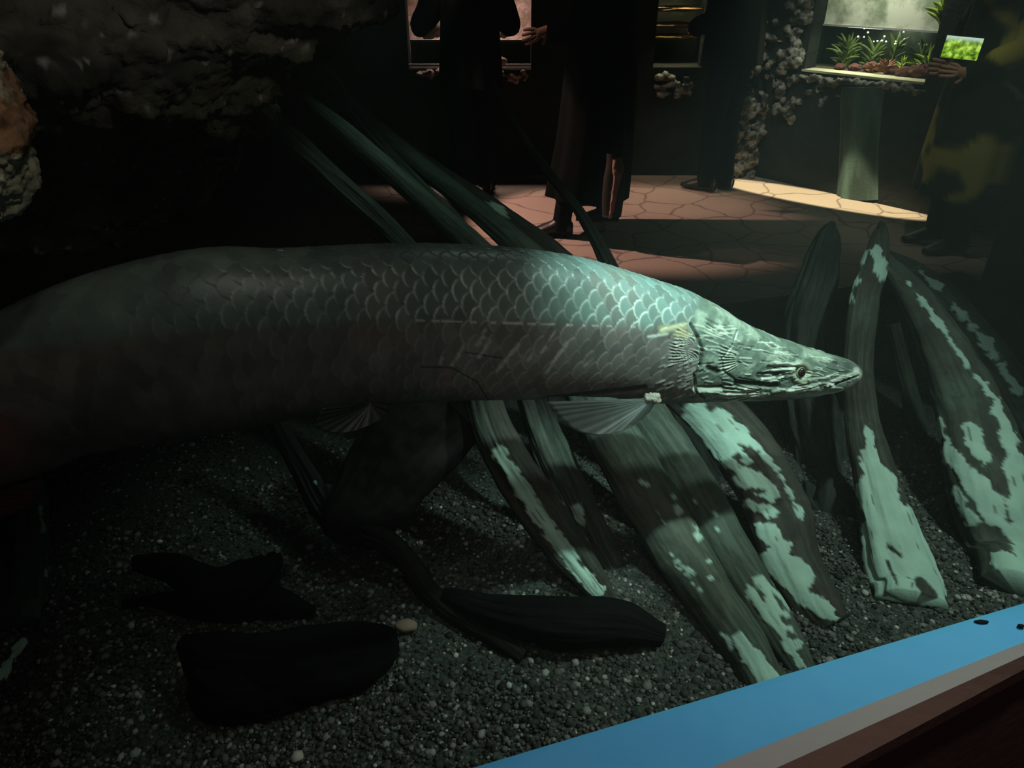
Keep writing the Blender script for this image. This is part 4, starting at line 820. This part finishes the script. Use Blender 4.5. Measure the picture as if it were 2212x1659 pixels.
# ------------------------------------------------------------------ people
def skin_body(name, joints, edges, parent, m, root_i=0):
    me = bpy.data.meshes.new(name); me.from_pydata([j[0] for j in joints], edges, []); o = bpy.data.objects.new(name, me); COL.objects.link(o); o.parent = parent
    me.materials.append(m)
    sk = o.modifiers.new('skin', 'SKIN'); sk.use_smooth_shade = True
    for i, j in enumerate(joints):
        r = j[1]; d = me.skin_vertices[0].data[i]; d.radius = (r, r) if not isinstance(r, tuple) else r; d.use_root = (i == root_i)
    ss = o.modifiers.new('sub', 'SUBSURF'); ss.levels = 2; ss.render_levels = 2
    return o
def person(name, label, loc, rz, pose, coat_rings, coat_m, leg_m, lower=None, sleeve_r=.065, shoes=True, coat_name='coat', hair_len=.12, height=1.0, coatcol=None):
    """local frame: faces +x, left is +y. pose gives joints."""
    o = empty(name, loc, rz); o.scale = (height,) * 3; tag(o, label, 'person')
    J = []; E = []
    def add(p, r, par=None):
        J.append((tuple(p), r)); k = len(J) - 1
        if par is not None: E.append((par, k))
        return k
    pel = add((0, 0, .95), .12); sp1 = add((0, 0, 1.1), .115, pel); ch = add((.0, 0, 1.28), .135, sp1); nb = add((.0, 0, 1.44), .075, ch); nk = add((.015, 0, 1.50), .052, nb)
    h1 = add((.03, 0, 1.57), (.075, .068), nk); h2 = add((.03, 0, 1.65), (.092, .08), h1); h3 = add((.02, 0, 1.72), (.075, .065), h2)
    add((.135, 0, 1.61), .014, h1)                                         # nose
    for s in (-1, 1):
        sh = add((0, s * .17, 1.40), .06, nb); el = add(pose['elbow'][s], .043, sh); wr = add(pose['wrist'][s], .028, el)
        d = np.array(pose['wrist'][s]) - np.array(pose['elbow'][s]); d = np.array(pose.get('hand', {}).get(s, d), float); d /= np.linalg.norm(d)
        side = np.cross(d, [0, s, .001]); side /= np.linalg.norm(side) + 1e-9; nrm = np.cross(d, side)
        w0 = np.array(pose['wrist'][s]); palm = add(w0 + d * .045, (.032, .018), wr); 
        for k, (off, ln) in enumerate([(-.027, .066), (-.009, .075), (.009, .07), (.026, .055)]):
            a = add(w0 + d * .082 + side * off, .0105, palm); b = add(w0 + d * (.085 + ln * .55) + side * off * 1.25 + nrm * .012 * s, .009, a); add(w0 + d * (.08 + ln) + side * off * 1.3 + nrm * .030 * s, .0075, b)
        a = add(w0 + d * .035 - side * .035, .011, palm); add(w0 + d * .06 - side * .062 + nrm * .01, .009, a)
        hp = add((0, s * .09, .90), .088, pel); kn = add(pose['knee'][s], .058, hp); an_ = add(pose['ankle'][s], .036, kn)
        t_ = np.array(pose['toe'][s]); add(t_, .018, an_)
    skin_body('body', J, E, o, M['skin'])
    # hair: cap shell over the skull
    v, f = ico(3); hv = v * [.108, .092, .11] + [.012, 0, 1.665]; hv[:, 0] -= (hv[:, 2] < 1.64) * .02; keep = (v[:, 0] < .45) | (v[:, 2] > .35)
    idx = np.where(keep)[0]; mp = -np.ones(len(v), int); mp[idx] = np.arange(len(idx)); ff = f[keep[f].all(1)]; hv2 = hv[idx]; hv2[hv2[:, 2] < 1.60, 2] -= hair_len * .6
    mesh_obj('hair', hv2, mp[ff], M['hair'], o).modifiers.new('s', 'SOLIDIFY').thickness = .012
    for s in (-1, 1):
        v, f = ico(2); mesh_obj('eye', v * .011 + [.112, s * .032, 1.64], f, M['eye'], o)
        v, f = ico(2); mesh_obj('ear', v * [.018, .008, .03] + [.025, s * .09, 1.63], f, M['skin'], o)
    # coat: lofted rings (z, cx, cy, rx, ry) + sleeves
    RG = spline(np.array(coat_rings, float), 60); na = 72; th = np.linspace(0, 2 * pi, na, endpoint=False)
    fold = 1 + (.05 * np.sin(th * 7 + 1.3) + .035 * np.sin(th * 11 + .4))[None] * np.linspace(0, 1, 60)[:, None]
    V = np.stack([RG[:, 1:2] + RG[:, 3:4] * np.cos(th)[None] * fold, RG[:, 2:3] + RG[:, 4:5] * np.sin(th)[None] * fold, RG[:, 0:1] + 0 * th[None]], -1)
    parts = [(V.reshape(-1, 3), grid_faces(60, na))]
    for s in (-1, 1):
        sh = np.array((0, s * .16, 1.41)); el = np.array(pose['elbow'][s]); wr = np.array(pose['wrist'][s]); C = spline([sh, (sh + el) / 2, el, (el + wr) / 2, wr], 30)
        Rr = np.interp(np.linspace(0, 1, 30), [0, .5, 1], [sleeve_r * 1.15, sleeve_r * .9, sleeve_r * .75]); Vs, *_ = tube(C, Rr, 24, 1.0, up=(.9, .1, .4)); Vs = Vs + .006 * fbm(Vs, 14, 2, 3)[..., None]
        parts.append((Vs.reshape(-1, 3), grid_faces(30, 24)))
    V, Fs = lumps(parts); cc = coatcol(V) if coatcol else None
    c = mesh_obj(coat_name, V, Fs, coat_m, o, col=cc); md = c.modifiers.new('s', 'SOLIDIFY'); md.thickness = .008
    # trousers / legs
    for s in (-1, 1):
        hp = np.array((0, s * .09, .92)); kn = np.array(pose['knee'][s]); an_ = np.array(pose['ankle'][s]) + [0, 0, -.03]
        C = spline([hp, (hp + kn) / 2, kn, (kn + an_) / 2, an_], 36); r0, r1, r2 = lower or (.105, .07, .058); Rr = np.interp(np.linspace(0, 1, 36), [0, .5, 1], [r0, r1, r2])
        Vs, *_ = tube(C, Rr, 28, 1.0, up=(.9, .1, .3)); Vs = Vs + .008 * fbm(Vs, 10, 3, 7)[..., None]; l = mesh_obj('trouser_leg', Vs, grid_faces(36, 28), leg_m, o); l.modifiers.new('s', 'SOLIDIFY').thickness = .004
        if shoes:
            a = np.array(pose['ankle'][s]); t_ = np.array(pose['toe'][s]); d = t_ - a; d[2] = 0; d = d / np.linalg.norm(d); pt = math.atan2((t_ - a)[2] + .055, .17)
            n1 = 22; tt = np.linspace(-.075, .195, n1); hgt = np.interp(tt, [-.075, -.05, .02, .06, .13, .195], [.07, .11, .12, .085, .055, .028]); wd = np.interp(tt, [-.075, -.04, .05, .12, .175, .195], [.026, .042, .045, .05, .035, .014])
            th2 = np.linspace(0, 2 * pi, 20, endpoint=False); sv = np.array([-d[1], d[0], 0]); Vq = []
            for k in range(n1):
                bz = a[2] - .065 + tt[k] * math.sin(pt) * (1 if pose.get('lift', {}).get(s) else 0)
                for q in th2: Vq.append(np.array([a[0], a[1], bz]) + d * tt[k] + sv * wd[k] * cos(q) + np.array([0, 0, max(0.0, (sin(q) * .5 + .5)) * hgt[k] * 1.0]))
            sh_ = mesh_obj('shoe', Vq, [list(x) for x in grid_faces(n1, 20)] + [list(range(20)), list(range(n1 * 20 - 1, n1 * 20 - 21, -1))], M['shoe'], o)
    return o
# walker in the long coat, facing left (-x)
px_ = PZ(1262, 505, 0)
def P_(d1, dm1): return {1: d1, -1: dm1}
w1 = person('person', 'person in a long dark coat walking left across the pink lit floor', (0.50, 4.50, 0), pi,
       dict(elbow=P_((.10, .27, 1.16), (-.02, -.31, 1.14)), wrist=P_((.30, .2, 1.17), (-.06, -.34, .90)), hand=P_((1, .1, -.3), (0, -.1, -1)),
            knee=P_((.14, .08, .50), (.0, -.09, .50)), ankle=P_((.20, .07, .075), (-.10, -.08, .11)), toe=P_((.37, .06, .03), (.03, -.09, .03))),
       [(1.50, .0, 0, .07, .075), (1.44, 0, 0, .12, .17), (1.36, 0, 0, .155, .22), (1.15, 0, 0, .17, .21), (.95, 0, 0, .19, .23), (.6, .01, 0, .21, .24), (.35, .03, 0, .23, .25), (.24, .04, 0, .235, .25)],
       M['coat'], M['trous'], lower=(.09, .06, .05), sleeve_r=.075)
bag = empty('shoulder_bag', (0.58, 4.22, .55)); tag(bag, 'slim brown bag with a pink crumpled lining hanging behind the walker', 'bag')
V = []
n1 = 24
prof_ = spline([[.055, .0], [.062, .10], [.06, .22], [.05, .30], [.052, .36]], n1)
for r_, z_ in prof_:
    for q in np.linspace(0, 2 * pi, 24, endpoint=False): V.append((r_ * cos(q), .035 * sin(q), z_ - .36))
mesh_obj('pouch', V, [list(x) for x in grid_faces(n1, 24)] + [list(range(24))], M['coatb'], bag)
C = spline([[.0, -.045, -.02], [.012, -.048, -.10], [.002, -.048, -.2], [-.008, -.045, -.3], [-.014, -.04, -.36]], 40); Vt, *_ = tube(C, np.interp(np.linspace(0, 1, 40), [0, .2, .35, .6, 1], [.024, .032, .018, .016, .008]), 18, .5); Vt = Vt + .008 * fbm(Vt, 30, 3, 2)[..., None]
mesh_obj('lining', Vt, grid_faces(40, 18), mat('pink_lining', (.34, .19, .16), .7, .2), bag)['label'] = 'crumpled pink lining'
Vt, *_ = tube(spline([[.05, 0, 0], [.03, .12, .45], [0, .2, .82]], 20), np.full(20, .008), 8, 1); mesh_obj('strap', Vt, grid_faces(20, 8), M['coatb'], bag)
# standing visitor at the display tank (back to us)
person('person', 'person in dark clothes with bent elbow standing before the pink display tank', (-.28, 5.42, 0), pi / 2,
       dict(elbow=P_((.02, .33, 1.10), (.06, -.27, 1.1)), wrist=P_((.24, .18, 1.22), (.27, -.12, 1.18)), knee=P_((.02, .09, .50), (.02, -.09, .5)), ankle=P_((0, .1, .075), (0, -.1, .075)), toe=P_((.17, .11, .03), (.17, -.11, .03))),
       [(1.50, .0, 0, .07, .075), (1.44, 0, 0, .11, .16), (1.36, 0, 0, .13, .20), (1.15, 0, 0, .14, .18), (.95, 0, 0, .15, .19), (.72, 0, 0, .16, .20)], M['coat'], M['trous'])
# third visitor by the rock pillar
person('person', 'person in short dark jacket and trousers standing by the mottled rock pillar', (1.50, 5.50, 0), R(140),
       dict(elbow=P_((.04, .28, 1.14), (.04, -.28, 1.14)), wrist=P_((.24, .1, 1.08), (.24, -.1, 1.08)), knee=P_((.03, .09, .5), (-.01, -.09, .5)), ankle=P_((.02, .1, .075), (-.03, -.09, .075)), toe=P_((.19, .11, .03), (.14, -.1, .03))),
       [(1.50, .0, 0, .07, .075), (1.44, 0, 0, .12, .16), (1.36, 0, 0, .15, .20), (1.15, 0, 0, .17, .21), (.95, 0, 0, .18, .22), (.86, 0, 0, .185, .225)], M['coat'], M['trous'])
# visitor with the phone, back to us facing the planted tank
def camo(V):
    c = np.tile(np.array([.010, .013, .010]), (len(V), 1)); m = sstep(-.02, .1, fbm(V, 3.6, 3, 14) + .05) * sstep(-.06, .04, V[:, 0])
    return mixc(c, (.34, .31, .05), m)
a4 = math.atan2(an[1], an[0])
w4 = person('person', 'person in yellow patched dark coat holding up a lit phone at the planted aquarium', (2.56, 4.22, 0), R(185),
       dict(elbow=P_((.08, .28, 1.12), (.05, -.26, 1.12)), wrist=P_((.20, .10, .98), (.20, -.06, .98)), hand=P_((1, -.3, .12), (1, .3, .12)), knee=P_((.02, .09, .5), (.02, -.09, .5)), ankle=P_((0, .1, .075), (0, -.1, .075)), toe=P_((.17, .11, .03), (.17, -.11, .03))),
       [(1.50, .0, 0, .07, .075), (1.44, 0, 0, .12, .18), (1.36, 0, 0, .15, .23), (1.15, 0, 0, .17, .23), (.95, 0, 0, .19, .25), (.6, 0, 0, .21, .27), (.33, 0, 0, .22, .28)], M['camo'], M['trous'], coatcol=camo)
light('visitor_fill', 'SPOT', (1.7, 3.4, 2.2), (2.3, 4.1, .75), 14, (1, .97, .8), .05, 34, .8)  # added spot that shows up the yellow coat patches
# phone
def phone():
    m = bpy.data.materials.new('phone_screen'); m.use_nodes = True; nt = m.node_tree; N = nt.nodes; L = nt.links; b = N['Principled BSDF']
    tc = N.new('ShaderNodeTexCoord'); t = N.new('ShaderNodeTexNoise'); t.inputs['Scale'].default_value = 42; t.inputs['Detail'].default_value = 6; L.new(tc.outputs['Object'], t.inputs['Vector'])
    r = N.new('ShaderNodeValToRGB'); e = r.color_ramp.elements; e[0].position = .34; e[0].color = (.02, .05, .0, 1); e[1].position = .64; e[1].color = (.62, .82, .14, 1); x = r.color_ramp.elements.new(.5); x.color = (.24, .42, .02, 1)
    sx = N.new('ShaderNodeSeparateXYZ'); L.new(tc.outputs['Object'], sx.inputs[0]); rz = N.new('ShaderNodeMapRange'); rz.inputs[1].default_value = .024; rz.inputs[2].default_value = .05; L.new(sx.outputs['Z'], rz.inputs[0])
    mx = N.new('ShaderNodeMix'); mx.data_type = 'RGBA'; mx.inputs[7].default_value = (.55, .68, .55, 1); L.new(rz.outputs[0], mx.inputs[0]); L.new(r.outputs[0], mx.inputs[6]); L.new(t.outputs['Fac'], r.inputs[0])
    b.inputs['Base Color'].default_value = (0, 0, 0, 1); L.new(mx.outputs[2], b.inputs['Emission Color']); b.inputs['Emission Strength'].default_value = 1.0
    c = EYE + ray(2078, 103) * 3.75
    o = empty('smartphone', tuple(c), -R(26)); tag(o, 'phone with a bright green picture on its screen held up near the planted aquarium', 'phone')
    o.rotation_euler = (R(12), R(3), -R(28))
    w_, h_, d_ = .083, .053, .004
    bm = bmesh.new(); bmesh.ops.create_cube(bm, size=1); bmesh.ops.scale(bm, vec=(w_ * 2 + .006, d_ * 2, h_ * 2 + .006), verts=bm.verts); bmesh.ops.bevel(bm, geom=[e_ for e_ in bm.edges], offset=.003, segments=2, affect='EDGES')
    me = bpy.data.meshes.new('case'); bm.to_mesh(me); bm.free(); me.materials.append(M['phone']); co = bpy.data.objects.new('case', me); COL.objects.link(co); co.parent = o
    s = box('screen', -w_, w_, -d_ - .002, -d_ - .0002, -h_, h_, m, o); s['label'] = 'glowing green screen'
phone()
